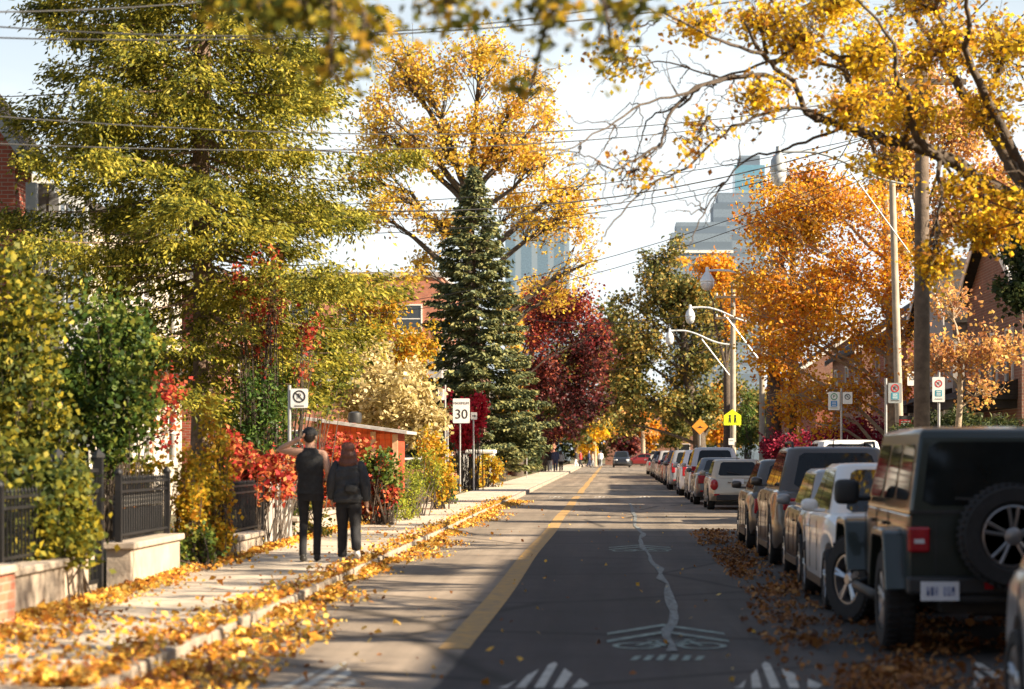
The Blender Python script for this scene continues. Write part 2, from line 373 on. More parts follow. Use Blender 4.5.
def tree(name, label, cat, base, trunk, tr, blobs, lm, bark, n_leaf, leaf, n_twig=200, seed=1, group=None, limbs=(), cluster=.22, up=.5, aspect=.75, hang=0.0, outer=.45, limb_r=.35, z0=.1, twig_r=.012, crown_name='crown', dens_shape=1.2, leaf_t0=.25):
    """base (x,y); trunk: list of points above the base; blobs (x,y,z,rx,ry,rz[,weight]) world; limbs: drawn paths [(pts, r0, r1)]"""
    rng = np.random.default_rng(seed)
    root = thing(name, label, cat, (base[0], base[1], z0), 0, group)
    off = (base[0], base[1], z0)
    mb = MB()
    tp = [(base[0], base[1], z0-.1)] + [tuple(p) for p in trunk]
    radii = [tr*1.35] + [tr*(1-.65*i/len(trunk)) for i in range(len(trunk))]
    mb.tube(tp, radii, 9)
    tpa = np.array(tp)
    paths = []
    for pts, r0, r1 in limbs:
        pts = smooth_path(jitter_path(rng, pts, .03), rng)
        mb.tube(pts, list(r1+(r0-r1)*(1-np.linspace(0, 1, len(pts)))**1.25), 7); paths.append(np.array(pts))
    wts = np.array([ (b[6] if len(b) > 6 else b[3]*b[4]*b[5]) for b in blobs], float); wts /= wts.sum()
    limb_of = []
    for b in blobs:
        c = np.array(b[:3])
        # join the trunk (or the nearest drawn limb) below the blob
        h = math.hypot(c[0]-tpa[-1][0], c[1]-tpa[-1][1])
        best = None
        zt = max(tpa[1][2]*.7 if len(tpa) > 1 else 0, min(tpa[-1][2], c[2]-.7*h-.2*b[5]))
        i = int(np.clip(np.searchsorted(tpa[:,2], zt), 1, len(tpa)-1))
        f = (zt-tpa[i-1][2])/max(1e-6, tpa[i][2]-tpa[i-1][2]); f = min(1, max(0, f))
        s = tpa[i-1]*(1-f)+tpa[i]*f
        for pa in paths:
            d = np.linalg.norm(pa-c, axis=1); k = int(np.argmin(d))
            if d[k] < np.linalg.norm(s-c): s = pa[k]
        mid = (s+c)/2 + np.array([0,0,.12*np.linalg.norm(c-s)])
        pth = jitter_path(rng, bez(s, mid, c, 6), .05*np.linalg.norm(c-s)/3)
        L = np.linalg.norm(c-s)
        r0 = min(tr*limb_r, .02+.03*L)
        mb.tube(pth, list(np.linspace(r0, max(.012, r0*.3), 6)), 6)
        limb_of.append(np.array(pth))
    tw0 = []; tw1 = []
    for k in rng.choice(len(blobs), n_twig, p=wts):
        b = blobs[k]; c = np.array(b[:3]); rr = np.array(b[3:6])
        u = rng.normal(size=3); u /= np.linalg.norm(u)
        tgt = c + rr*u*(rng.random()**outer)
        lp = limb_of[k]; s = lp[rng.integers(len(lp)//2, len(lp))]
        mid = (s+tgt)/2 + rng.normal(size=3)*.08*np.linalg.norm(tgt-s) + np.array([0,0,.1*np.linalg.norm(tgt-s)])
        pth = jitter_path(rng, bez(s, mid, tgt, 5), .03*np.linalg.norm(tgt-s))
        mb.tube(pth, list(np.linspace(twig_r, twig_r*.35, 5)), 4, caps=False)
        tw0.append(pth[2]); tw1.append(pth[4])
        # a side twig
        q = np.array(pth[3]); e = q + rng.normal(size=3)*.22*np.linalg.norm(tgt-s)
        mb.tube([tuple(q), tuple((q+e)/2+rng.normal(size=3)*.03), tuple(e)], [twig_r*.6, twig_r*.45, twig_r*.25], 3, caps=False)
        tw0.append(tuple(q)); tw1.append(tuple(e))
    mb.build('trunk', bark, root, smooth=60, off=off)
    tw0 = np.array(tw0); tw1 = np.array(tw1)
    # leaves sit in bunches along the twigs, some twigs full and some half bare
    dens = rng.gamma(dens_shape, 1.0, len(tw0)); dens /= dens.sum()
    i = rng.choice(len(tw0), n_leaf, p=dens)
    t = leaf_t0 + (1.05-leaf_t0)*rng.random(n_leaf)[:, None]
    c = tw0[i]*(1-t)+tw1[i]*t + rng.normal(size=(n_leaf,3))*cluster*np.array([1,1,.8])
    c[:,2] = np.maximum(c[:,2], z0+.02)
    cr = rand_leaves(rng, c, leaf*.65, leaf*1.25, lm, crown_name, root, off, up, aspect, hang)
    if n_twig < 1: pass
    return root
def bush(name, label, base, blobs, lm, n_leaf, leaf, seed=1, group=None, cat='bush', cluster=.08, n_twig=60, up=.4, aspect=.75, stem='bark', hang=0.0, outer=.4, z0=.13):
    rng = np.random.default_rng(seed)
    root = thing(name, label, cat, (base[0], base[1], z0), 0, group)
    off = (base[0], base[1], z0)
    mb = MB(); wts = np.array([b[3]*b[4]*b[5] for b in blobs], float); wts /= wts.sum()
    tips = []; mids = []
    for k in rng.choice(len(blobs), n_twig, p=wts):
        b = blobs[k]; c = np.array(b[:3]); rr = np.array(b[3:6])
        u = rng.normal(size=3); u /= np.linalg.norm(u)
        tgt = c+rr*u*(rng.random()**outer); tgt[2] = max(tgt[2], z0+.08)
        s = np.array([base[0]+rng.normal()*.12+(c[0]-base[0])*.6, base[1]+rng.normal()*.12+(c[1]-base[1])*.6, z0-.03])
        mid = (s+tgt)/2+np.array([0,0,.15*(tgt[2]-s[2])])+rng.normal(size=3)*.06
        pth = bez(s, mid, tgt, 4)
        mb.tube(pth, [.016,.012,.008,.004], 4, caps=False); tips.append(pth[3]); mids.append(pth[2])
    mb.build('stem', M[stem], root, smooth=60, off=off)
    n_leaf = int(n_leaf*1.35); n1 = int(n_leaf*.55)
    tips = np.array(tips); mids = np.array(mids)
    i = rng.integers(0, n_twig, n1); t = rng.random(n1)[:, None]
    c1 = mids[i]*(1-t)+tips[i]*t+rng.normal(size=(n1,3))*cluster
    kk = rng.choice(len(blobs), n_leaf-n1, p=wts); B = np.array([b[:6] for b in blobs])[kk]
    u = rng.normal(size=(n_leaf-n1,3)); u /= np.linalg.norm(u, axis=1, keepdims=True)
    c2 = B[:,:3]+B[:,3:6]*u*(rng.random((n_leaf-n1,1))**.25)*(1+.18*rng.normal(size=(n_leaf-n1,1)))
    c = np.concatenate([c1, c2])
    f = 3.2/max(.25, float(np.mean(B[:,3:6])))**.5; ph = rng.uniform(0, 6.28, 6)
    nz = np.sin(c[:,0]*f*1.7+ph[0]+np.sin(c[:,2]*f+ph[1]))*np.sin(c[:,2]*f*1.9+ph[2]+np.sin(c[:,1]*f+ph[3]))+.5*np.sin(c[:,1]*f*3+c[:,0]*f*2.6+ph[4])
    c = c[rng.random(len(c)) < np.clip(.62+.75*nz, .10, 1)]
    c[:,2] = np.maximum(c[:,2], z0+.02+.05*rng.random(len(c)))
    rand_leaves(rng, c, leaf*.6, leaf*1.3, lm, 'foliage', root, off, up, aspect, hang)
    return root
def spruce(name, label, base, H, Rmax, z_low, lm, bark, n_branch, n_tuft, tuft, seed=1, droop=.25, hang=.15, prof=.85, tpow=.62, group=None, z0=.1, irregular=.25, tr=.2, gap=0.0, asp=.3, low=1.0, clumps=0):
    rng = np.random.default_rng(seed)
    root = thing(name, label, 'tree', (base[0], base[1], z0), 0, group)
    off = (base[0], base[1], z0)
    mb = MB()
    zs = np.linspace(0, H, 12)
    mb.tube([(base[0]+.05*rng.normal(), base[1]+.05*rng.normal(), z0-.1+z) for z in zs], [tr*(1-z/H)+.015 for z in zs], 9)
    P0 = []; D = []; Ls = []; DR = []
    for k in range(n_branch):
        f = (k+rng.random())/n_branch
        f = 1-(1-f)**1.25
        z = z_low+(H-z_low)*f
        Lb = Rmax*((1-f)**prof)*(1+irregular*rng.normal())+.12
        Lb = max(.1, Lb)*(low+(1-low)*min(1, f/.18))
        a = k*2.39996+rng.normal()*.35
        d = np.array([math.cos(a), math.sin(a), 0])
        p = np.array([base[0], base[1], z+z0])
        P0.append(p); D.append(d); Ls.append(Lb); DR.append(droop*(1-.6*f)*(1+.3*rng.normal()))
        pts = [p+d*Lb*t+np.array([0,0,Lb*DR[-1]*(-1.5*t+ .75*t*t*1.2)]) for t in (0,.25,.5,.75,1)]
        mb.tube(pts, [.035*(1-f)+.012,.025*(1-f)+.01,.016,.01,.004], 4, caps=False)
    mb.build('trunk', bark, root, smooth=60, off=off)
    P0 = np.array(P0); D = np.array(D); Ls = np.array(Ls); DR = np.array(DR)
    w = Ls**1.5*rng.uniform(.6, 1.4, len(Ls)); w /= w.sum()
    i = rng.choice(len(Ls), n_tuft, p=w)
    t = rng.random(n_tuft)**tpow
    t = .12+.9*t
    L = Ls[i]
    # branchlets: lateral position quantised into sprays so that gaps show between them
    nb = np.maximum(3, (L/.20).astype(int))
    tq = (np.floor(t*nb)+.5+.22*rng.normal(size=n_tuft))/nb
    wid = .34*L*(1.05-t)**.8+.05
    s = wid*rng.uniform(-1, 1, n_tuft)
    side = np.stack([-D[i][:,1], D[i][:,0], np.zeros(n_tuft)], 1)
    tt = tq+np.abs(s)/np.maximum(L, .2)*.5
    pos = P0[i]+D[i]*(L*tt)[:, None]
    pos[:,2] += L*DR[i]*(-1.5*tt+.9*tt*tt) - np.abs(s)*.3 - hang*rng.random(n_tuft)**1.6
    pos += side*s[:, None]+rng.normal(size=(n_tuft,3))*.025
    tdir = D[i]*.7+side*np.sign(s)[:, None]*.75+rng.normal(size=(n_tuft,3))*.3; tdir[:,2] -= .15+hang*1.5
    nrm = rng.normal(size=(n_tuft,3))*.6; nrm[:,2] += 1
    if clumps:
        # shaggy crown: tufts gather in hanging clumps strung along the branches
        ci = rng.integers(0, n_tuft, clumps); cc = pos[ci]; cd = tdir[ci]
        w = rng.gamma(1.6, 1.0, clumps); w /= w.sum()
        q = rng.choice(clumps, n_tuft, p=w); sc = rng.uniform(.6, 1.35, clumps)[q][:, None]
        g = rng.normal(size=(n_tuft,3))*np.array([.17,.17,.10])*sc
        g[:,2] -= .9*np.maximum(0, rng.normal(size=n_tuft))*.16
        g += cd[q]*(rng.random(n_tuft)[:, None]-.4)*.35*sc
        keep = n_tuft*11//20
        pos[:keep] = (cc[q]+g)[:keep]
        tdir[:keep] = (cd[q]*.6+g*2.2+rng.normal(size=(n_tuft,3))*.6)[:keep]
    leaf_mesh('crown', pos, tdir, nrm, rng.uniform(.7, 1.3, n_tuft)*tuft, lm, root, asp, off=off)
    return root
LM = {}
LM['spruce_olive'] = leaf_mat('olive_needles', [(.048,.066,.018), (.17,.18,.028), (.38,.34,.044), (.56,.46,.07)], .36, .6, .8)
LM['spruce_blue'] = leaf_mat('blue_spruce_needles', [(.05,.075,.045), (.12,.145,.07), (.25,.255,.10), (.40,.36,.14)], .15, .3, .8)
LM['thuja'] = leaf_mat('cedar_sprays', [(.03,.07,.015), (.07,.13,.02), (.16,.21,.03)], .3)
LM['vine'] = leaf_mat('vine_leaves', [(.025,.055,.012), (.06,.11,.018), (.13,.17,.025), (.26,.25,.04)], .3, .5)
LM['yellow_green'] = leaf_mat('yellow_green_leaves', [(.03,.05,.012), (.09,.11,.018), (.20,.19,.025), (.44,.34,.03)], .35, .7, 1.1)
LM['golden'] = leaf_mat('golden_leaves', [(.22,.20,.025), (.45,.33,.025), (.58,.33,.02), (.55,.20,.02)], .4, .6, 1.2)
LM['yellow'] = leaf_mat('yellow_maple_leaves', [(.46,.19,.04), (.70,.40,.03), (.82,.56,.03), (.86,.67,.06)], .66, .6)
LM['yellow_far'] = leaf_mat('amber_leaves', [(.58,.30,.12), (.72,.44,.06), (.80,.58,.05), (.80,.63,.14)], .58, .6, .4)
LM['orange'] = leaf_mat('orange_leaves', [(.46,.14,.03), (.68,.27,.02), (.78,.40,.025), (.82,.52,.05)], .55, .6, .4)
LM['orange_pale'] = leaf_mat('pale_orange_leaves', [(.40,.18,.10), (.62,.30,.10), (.72,.42,.14), (.78,.55,.12)], .45, .6, .4)
LM['near'] = leaf_mat('near_leaves', [(.06,.08,.02), (.17,.17,.025), (.44,.34,.03), (.60,.34,.04)], .45, .6, 1.2)
LM['cream'] = leaf_mat('cream_blossom', [(.36,.28,.10), (.58,.47,.20), (.70,.58,.30), (.74,.64,.40)], .35, .4, 1.0)
LM['red'] = leaf_mat('red_leaves', [(.10,.08,.02), (.30,.02,.025), (.50,.05,.035), (.58,.16,.06), (.55,.28,.08)], .35, .6, 1.4)
LM['crimson'] = leaf_mat('crimson_leaves', [(.35,.01,.025), (.58,.015,.04), (.66,.05,.06)], .4, .3)
LM['burgundy'] = leaf_mat('burgundy_leaves', [(.022,.010,.012), (.055,.012,.014), (.12,.018,.022), (.27,.07,.035)], .22, .8, .35)
LM['magenta'] = leaf_mat('magenta_leaves', [(.12,.008,.02), (.26,.012,.04), (.36,.03,.06)], .3, .4)
LM['bronze'] = leaf_mat('bronze_leaves', [(.05,.065,.02), (.125,.135,.035), (.25,.22,.06), (.46,.29,.065)], .32, .7, .3)
LM['darkgreen'] = leaf_mat('dark_green_leaves', [(.018,.035,.014), (.045,.065,.022), (.10,.11,.03)], .25, .5, .3)
LM['lime'] = leaf_mat('lime_leaves', [(.14,.20,.025), (.28,.32,.03), (.42,.38,.04)], .4, .5, 1.0)
LM['redtop'] = leaf_mat('scarlet_leaves', [(.05,.012,.014), (.15,.016,.02), (.30,.03,.03), (.52,.20,.05)], .35, .6, .4)
LM['olive'] = leaf_mat('olive_leaves', [(.05,.07,.015), (.14,.17,.025), (.30,.28,.04), (.50,.40,.07)], .35, .6, .9)
LM['fallen'] = leaf_mat('fallen_orange_leaves', [(.17,.06,.02), (.46,.17,.025), (.64,.30,.03), (.74,.46,.07), (.72,.52,.16)], .2, .5, .8)
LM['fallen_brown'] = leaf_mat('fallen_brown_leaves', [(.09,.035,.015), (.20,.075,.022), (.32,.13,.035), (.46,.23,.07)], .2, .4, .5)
# ------------------------------------------------------------------ vehicles
def ell(mb, c, r, p=.75, n=14, m=10):
    """rounded box-like ellipsoid"""
    f = lambda v: math.copysign(abs(v)**p, v)
    vs = []; fs = []
    for i in range(m+1):
        th = -PI/2+PI*i/m
        for k in range(n):
            a = 2*PI*k/n; q = f(math.cos(th)) if 0 < i < m else 0.0
            vs.append((c[0]+r[0]*q*f(math.cos(a)), c[1]+r[1]*q*f(math.sin(a)), c[2]+r[2]*f(math.sin(th))))
    for i in range(m):
        for k in range(n): fs.append((i*n+k, i*n+(k+1)%n, (i+1)*n+(k+1)%n, (i+1)*n+k))
    mb.add(vs, fs)
def wheel(parent, x, y, r, w, rimmat, steer=0.0, spokes=5, n=24, rr=.66, block=False):
    s = 1 if x > 0 else -1
    t = thing('wheel', None, None, (x, y, r), steer); t.parent = parent
    mb = MB(); h = w/2; ri = r*rr
    mb.lathe([(ri, -h*.8), (ri+.02, -h), (r*.93, -h), (r*.985, -h*.8), (r, -h*.45), (r, h*.45), (r*.985, h*.8), (r*.93, h), (ri+.02, h), (ri, h*.8)], 'x', (0,0,0), n, False)
    if block:
        for k in range(40):
            a = 2*PI*k/40
            for q in (-1, 1):
                mb.cbox((q*h*.5, math.cos(a+q*.04)*r, math.sin(a+q*.04)*r), (h*.72, .03, .022), (a+PI/2, 0, 0))
    mb.build('tyre', M['rubber'], t, smooth=40)
    mb = MB(); f = s*h*.62
    mb.lathe([(ri*1.0, s*h*.86), (ri*.93, s*h*.86), (ri*.9, s*h*.2)], 'x', (0,0,0), n, False)
    mb.lathe([(.075, f-s*.05), (.075, f+s*.012), (.05, f+s*.03), (0, f+s*.03)], 'x', (0,0,0), 12)
    for k in range(spokes):
        a = 2*PI*k/spokes+.3
        for da in (-.11, .11):
            p0 = (f, math.cos(a)*.05, math.sin(a)*.05); p1 = (s*h*.8, math.cos(a+da)*ri*.95, math.sin(a+da)*ri*.95)
            mb.tube([p0, p1], [.026, .020], 5)
    mb.build('rim', rimmat, t, smooth=35)
    mb = MB(); mb.lathe([(ri*.95, s*h*.15), (0, s*h*.15)], 'x', (0,0,0), n); mb.lathe([(ri*.55, s*h*.16), (ri*.55, s*h*.3), (0, s*h*.3)], 'x', (0,0,0), n); mb.build('brake_disc', M['plastic'], t)
    return t
TYPES = {
 'hatch': dict(L=3.95, W=1.70, H=1.50, top=[(0,.52),(.03,.72),(.10,.90),(.28,.97),(2.70,.99),(3.0,.97),(3.6,.86),(3.85,.70),(3.95,.48)], gh=(.20,2.86,.62,2.0), xr=.56, axle=(.62,3.15), rw=.31),
 'mini':  dict(L=3.85, W=1.70, H=1.42, top=[(0,.50),(.03,.70),(.09,.86),(.25,.93),(2.60,.95),(2.85,.94),(3.55,.84),(3.78,.68),(3.85,.48)], gh=(.16,2.72,.42,2.15), xr=.60, axle=(.60,3.08), rw=.31),
 'suv':   dict(L=4.60, W=1.86, H=1.70, top=[(0,.60),(.03,.85),(.10,1.04),(.28,1.10),(3.10,1.10),(3.4,1.08),(4.2,.97),(4.48,.80),(4.60,.55)], gh=(.20,3.30,.62,2.45), xr=.64, axle=(.88,3.68), rw=.36),
 'sedan': dict(L=4.65, W=1.80, H=1.45, top=[(0,.52),(.03,.78),(.10,.96),(.30,.99),(.85,.99),(3.30,.97),(3.6,.93),(4.3,.82),(4.55,.68),(4.65,.48)], gh=(.72,3.45,1.45,2.55), xr=.58, axle=(.95,3.72), rw=.32),
 'van':   dict(L=4.9, W=1.95, H=1.80, top=[(0,.60),(.03,.85),(.10,1.02),(.25,1.06),(3.6,1.06),(3.9,1.03),(4.5,.90),(4.8,.74),(4.9,.52)], gh=(.14,3.85,.40,2.75), xr=.72, axle=(.95,3.95), rw=.34),
}
def car(kind, label, loc, body, cat='car', name='parked_car', rz=0.0, group=None, tail='box', rails=False, dark_roof=None, simple=False, rim='rim', plate=True, H=None, mirrors=True):
    T = TYPES[kind]; L, Wd = T['L'], T['W']; Hh = H or T['H']; hw = Wd/2
    root = thing(name, label, cat, loc, rz, group)
    ya, yf = T['axle']; rw = T['rw']; Ra = rw+.055
    ty, tz = zip(*T['top'])
    bot = [(0,.40),(.22,.24),(L-.3,.20),(L,.34)]; by, bz = zip(*bot)
    wp = [(0,.80),(.06,.89),(.20,.96),(.55,1.0),(L-1.0,1.0),(L-.35,.91),(L-.1,.80),(L,.62)]; wy, wz = zip(*wp)
    ys = sorted(set([round(v,4) for v in np.linspace(0, L, 46)] + [round(c+d*Ra,4) for c in (ya,yf) for d in (-1,-.995,-.97,-.9,-.75,-.5,-.25,0,.25,.5,.75,.9,.97,.995,1)]))
    def width(y): return hw*float(np.interp(y, wy, wz))
    def topz(y): return float(np.interp(y, ty, tz))
    rings = []
    for y in ys:
        w = width(y); zt = topz(y); zb = float(np.interp(y, by, bz))
        for c in (ya, yf):
            d = abs(y-c)
            if d < Ra: zb = max(zb, rw+math.sqrt(max(0, Ra*Ra-d*d)))
        zb = min(zb, zt-.05); h = zt-zb
        half = [(w-.16, zb), (w-.03, zb+.015), (w-.004, zb+min(.10, .3*h)), (w, zb+.45*h), (w-.012, zb+.72*h), (w-.045, zt-.05*min(1, h*2)), (w-.13, zt-.006), (w*.55, zt+.012), (0, zt+.018)]
        rings.append([(x, y, z) for x, z in half] + [(-x, y, z) for x, z in reversed(half[:-1])])
    n = len(rings[0]); mb = MB(); vs = [p for r in rings for p in r]; fs = []
    for i in range(len(rings)-1):
        for k in range(n):
            fs.append((i*n+k, i*n+(k+1)%n, (i+1)*n+(k+1)%n, (i+1)*n+k))
    fs.append(tuple(range(n))); fs.append(tuple((len(rings)-1)*n+k for k in range(n)))
    mb.add(vs, fs); mb.build('body', body, root, smooth=38)
    # cabin
    y0, y1, r0, r1 = T['gh']; xr = T['xr']; zbelt = topz((y0+y1)/2)-.015; zr = Hh
    xb = hw-.10
    def ring(xa, a, b, z, c=.10): return [(xa,a+c,z),(xa,b-c,z),(xa-c*1.2,b,z),(-xa+c*1.2,b,z),(-xa,b-c,z),(-xa,a+c,z),(-xa+c*1.2,a,z),(xa-c*1.2,a,z)]
    zA = zr-.05
    g = [ring(xb, y0, y1, zbelt-.06), ring(xb, y0, y1, zbelt), ring(xr+.03, r0, r1, zA), ring(xr-.02, r0+.07, r1-.09, zr-.015), ring(xr-.20, r0+.30, r1-.35, zr)]
    mb = MB(); vs = [p for r in g for p in r]; fs = []
    for i in range(len(g)-1):
        for k in range(8): fs.append((i*8+k, i*8+(k+1)%8, (i+1)*8+(k+1)%8, (i+1)*8+k))
    fs.append(tuple((len(g)-1)*8+k for k in range(8))); mb.add(vs, fs)
    mb.build('cabin', dark_roof or body, root, smooth=32, bevel=.015)
    A, B = g[1], g[2]
    def panel(i, j, u0, u1, v0, v1, name, push=.006, thick=.0, m=M['car_glass']):
        a0, a1, b0, b1 = [Vector(q) for q in (A[i], A[j], B[i], B[j])]
        def P(u, v): return (a0*(1-u)+a1*u)*(1-v)+(b0*(1-u)+b1*u)*v
        nn = (a1-a0).cross(b0-a0).normalized(); ctr = (a0+a1+b0+b1)/4
        if nn.dot(ctr-Vector((0,(y0+y1)/2,zbelt))) < 0: nn = -nn
        cu, cv = .06*(u1-u0), .08
        q = [(u0+cu,v0),(u1-cu,v0),(u1,v0+cv),(u1,v1-cv),(u1-cu,v1),(u0+cu,v1),(u0,v1-cv),(u0,v0+cv)]
        mb = MB(); out = [P(u,v)+nn*push for u,v in q]; inn = [p-nn*.02 for p in out]
        mb.add(out+inn, [tuple(range(8))]+[(k,(k+1)%8,8+(k+1)%8,8+k) for k in range(8)])
        return mb.build(name, m, root)
    # rings: 0-1 right side, 1-2 corner, 2-3 front, 4-5 left side, 6-7 rear
    for i, j in ((0,1), (5,4)):
        spans = ((.04,.20),(.235,.53),(.56,.97)) if kind in ('suv','van') else ((.05,.40),(.43,.95))
        for u0, u1 in spans: panel(i, j, u0, u1, .08, .93, 'side_window')
    panel(2, 3, .03, .97, .05, .95, 'windshield')
    rear_w = panel(7, 6, .05, .95, .07, .92, 'rear_window')
    # underside, sills, seams
    mb = MB(); mb.box(-hw+.24, hw-.24, .25, L-.25, .17, .55); mb.build('underbody', M['plastic'], root)
    for s in (-1, 1):
        mb = MB(); mb.box(s*(hw-.02)-.02, s*(hw-.02)+.018, ya+Ra+.02, yf-Ra-.02, .21, .30); mb.build('sill', M['plastic'], root)
        if not simple:
            for y in ((y0+y1)*.5-.05, y1-.55, max(ya+.2, y0+.55)):
                mb = MB(); w = width(y); mb.box(s*w-.004, s*w+.003, y-.006, y+.006, .36, topz(y)-.09); mb.build('door_gap', M['plastic'], root)
    mb = MB(); mb.box(-hw*.72, hw*.72, -.018, .05, .27, .43); mb.build('rear_bumper', M['plastic'], root, bevel=.02)
    if not simple:
        mb = MB(); zt = topz(.1); mb.box(-.30, .30, -.012, .03, zt-.10, zt-.075); mb.build('tailgate_handle', M['chrome'] if kind == 'mini' else M['plastic'], root)
        A_, B_ = g[1], g[2]; mb = MB(); p0 = Vector((0, A_[6][1], A_[6][2])).lerp(Vector((0, B_[6][1], B_[6][2])), .12)+Vector((.05,-.03,.02)); mb.tube([p0, p0+Vector((-.36,.02,.07))], .011, 5); mb.build('wiper', M['plastic'], root)
        mb = MB(); mb.tube([(0, r0+.35, zr-.01), (0, r0+.22, zr+.10)], [.012,.005], 6); mb.build('aerial', M['plastic'], root)
    if not simple:
        for s in (-1, 1):
            for y in ((y0+y1)*.5-.22, ya+.62):
                mb = MB(); mb.cbox((s*(width(y)+.012), y, topz(y)-.17), (.03,.18,.028)); mb.build('door_handle', body, root, bevel=.008)
    # lights
    for s in (-1, 1):
        mb = MB()
        zt = topz(.1)
        if tail == 'round':
            mb.lathe([(.0,-.035),(.06,-.03),(.10,-.015),(.115,.03),(.115,.22)], 'y', (s*hw*.79, .0, zt-.16), 18)
            mb.v = [(p[0], p[1], (p[2]-(zt-.16))*1.35+zt-.16) for p in mb.v]
        elif tail == 'tall':
            mb.box(s*hw*.80-.07, s*hw*.80+.085, -.01, .17, zt-.30, zt+.10)
        elif tail == 'wide':
            mb.box(s*hw*.70-.14, s*hw*.70+.165, -.012, .13, zt-.24, zt-.07)
        else:
            mb.box(s*hw*.76-.10, s*hw*.76+.12, -.012, .15, zt-.30, zt-.05)
        mb.build('tail_light', M['tail_red'], root, smooth=40, bevel=.02 if tail != 'round' else 0)
        mb = MB(); zf = topz(L-.25); mb.cbox((s*hw*.66, L-.16, zf-.10), (.34,.22,.15), (0,0,-s*.45)); mb.build('headlight', M['head_clear'], root, bevel=.03)
        if mirrors:
            mb = MB(); ym = y1-.62; zm = zbelt+.09; xm = hw+.07
            ell(mb, (s*xm, ym, zm), (.092,.06,.068)); mb.tube([(s*(hw-.1), ym+.03, zm-.06), (s*xm, ym+.02, zm-.05)], .022, 6)
            mb.build('mirror', dark_roof or body, root, smooth=60)
    mb = MB(); mb.box(-hw*.5, hw*.5, L-.10, L+.004, .34, .56); mb.build('grille', M['plastic'], root, bevel=.02)
    if plate:
        zp = .80 if kind in ('suv','van','mini') else .72
        mb = MB(); mb.box(-.155, .155, -.022, .02, zp-.08, zp+.075); mb.build('licence_plate', M['plate'], root)
    mb = MB(); mb.box(-hw*.80, -hw*.62, -.014, .03, .40, .45); mb.box(hw*.62, hw*.80, -.014, .03, .40, .45); mb.build('reflector', M['tail_red'], root)
    if rails:
        for s in (-1, 1):
            mb = MB(); mb.tube([(s*(xr-.05), r0+.25, zr-.03), (s*(xr-.05), r0+.32, zr+.055), (s*(xr-.05), r1-.30, zr+.055), (s*(xr-.05), r1-.2, zr-.03)], .02, 6); mb.build('roof_rail', M['plastic'], root, smooth=40)
    for s in (-1, 1):
        for y in (ya, yf): wheel(root, s*(hw-.105), y, rw, .205, M[rim], n=20)
    return root

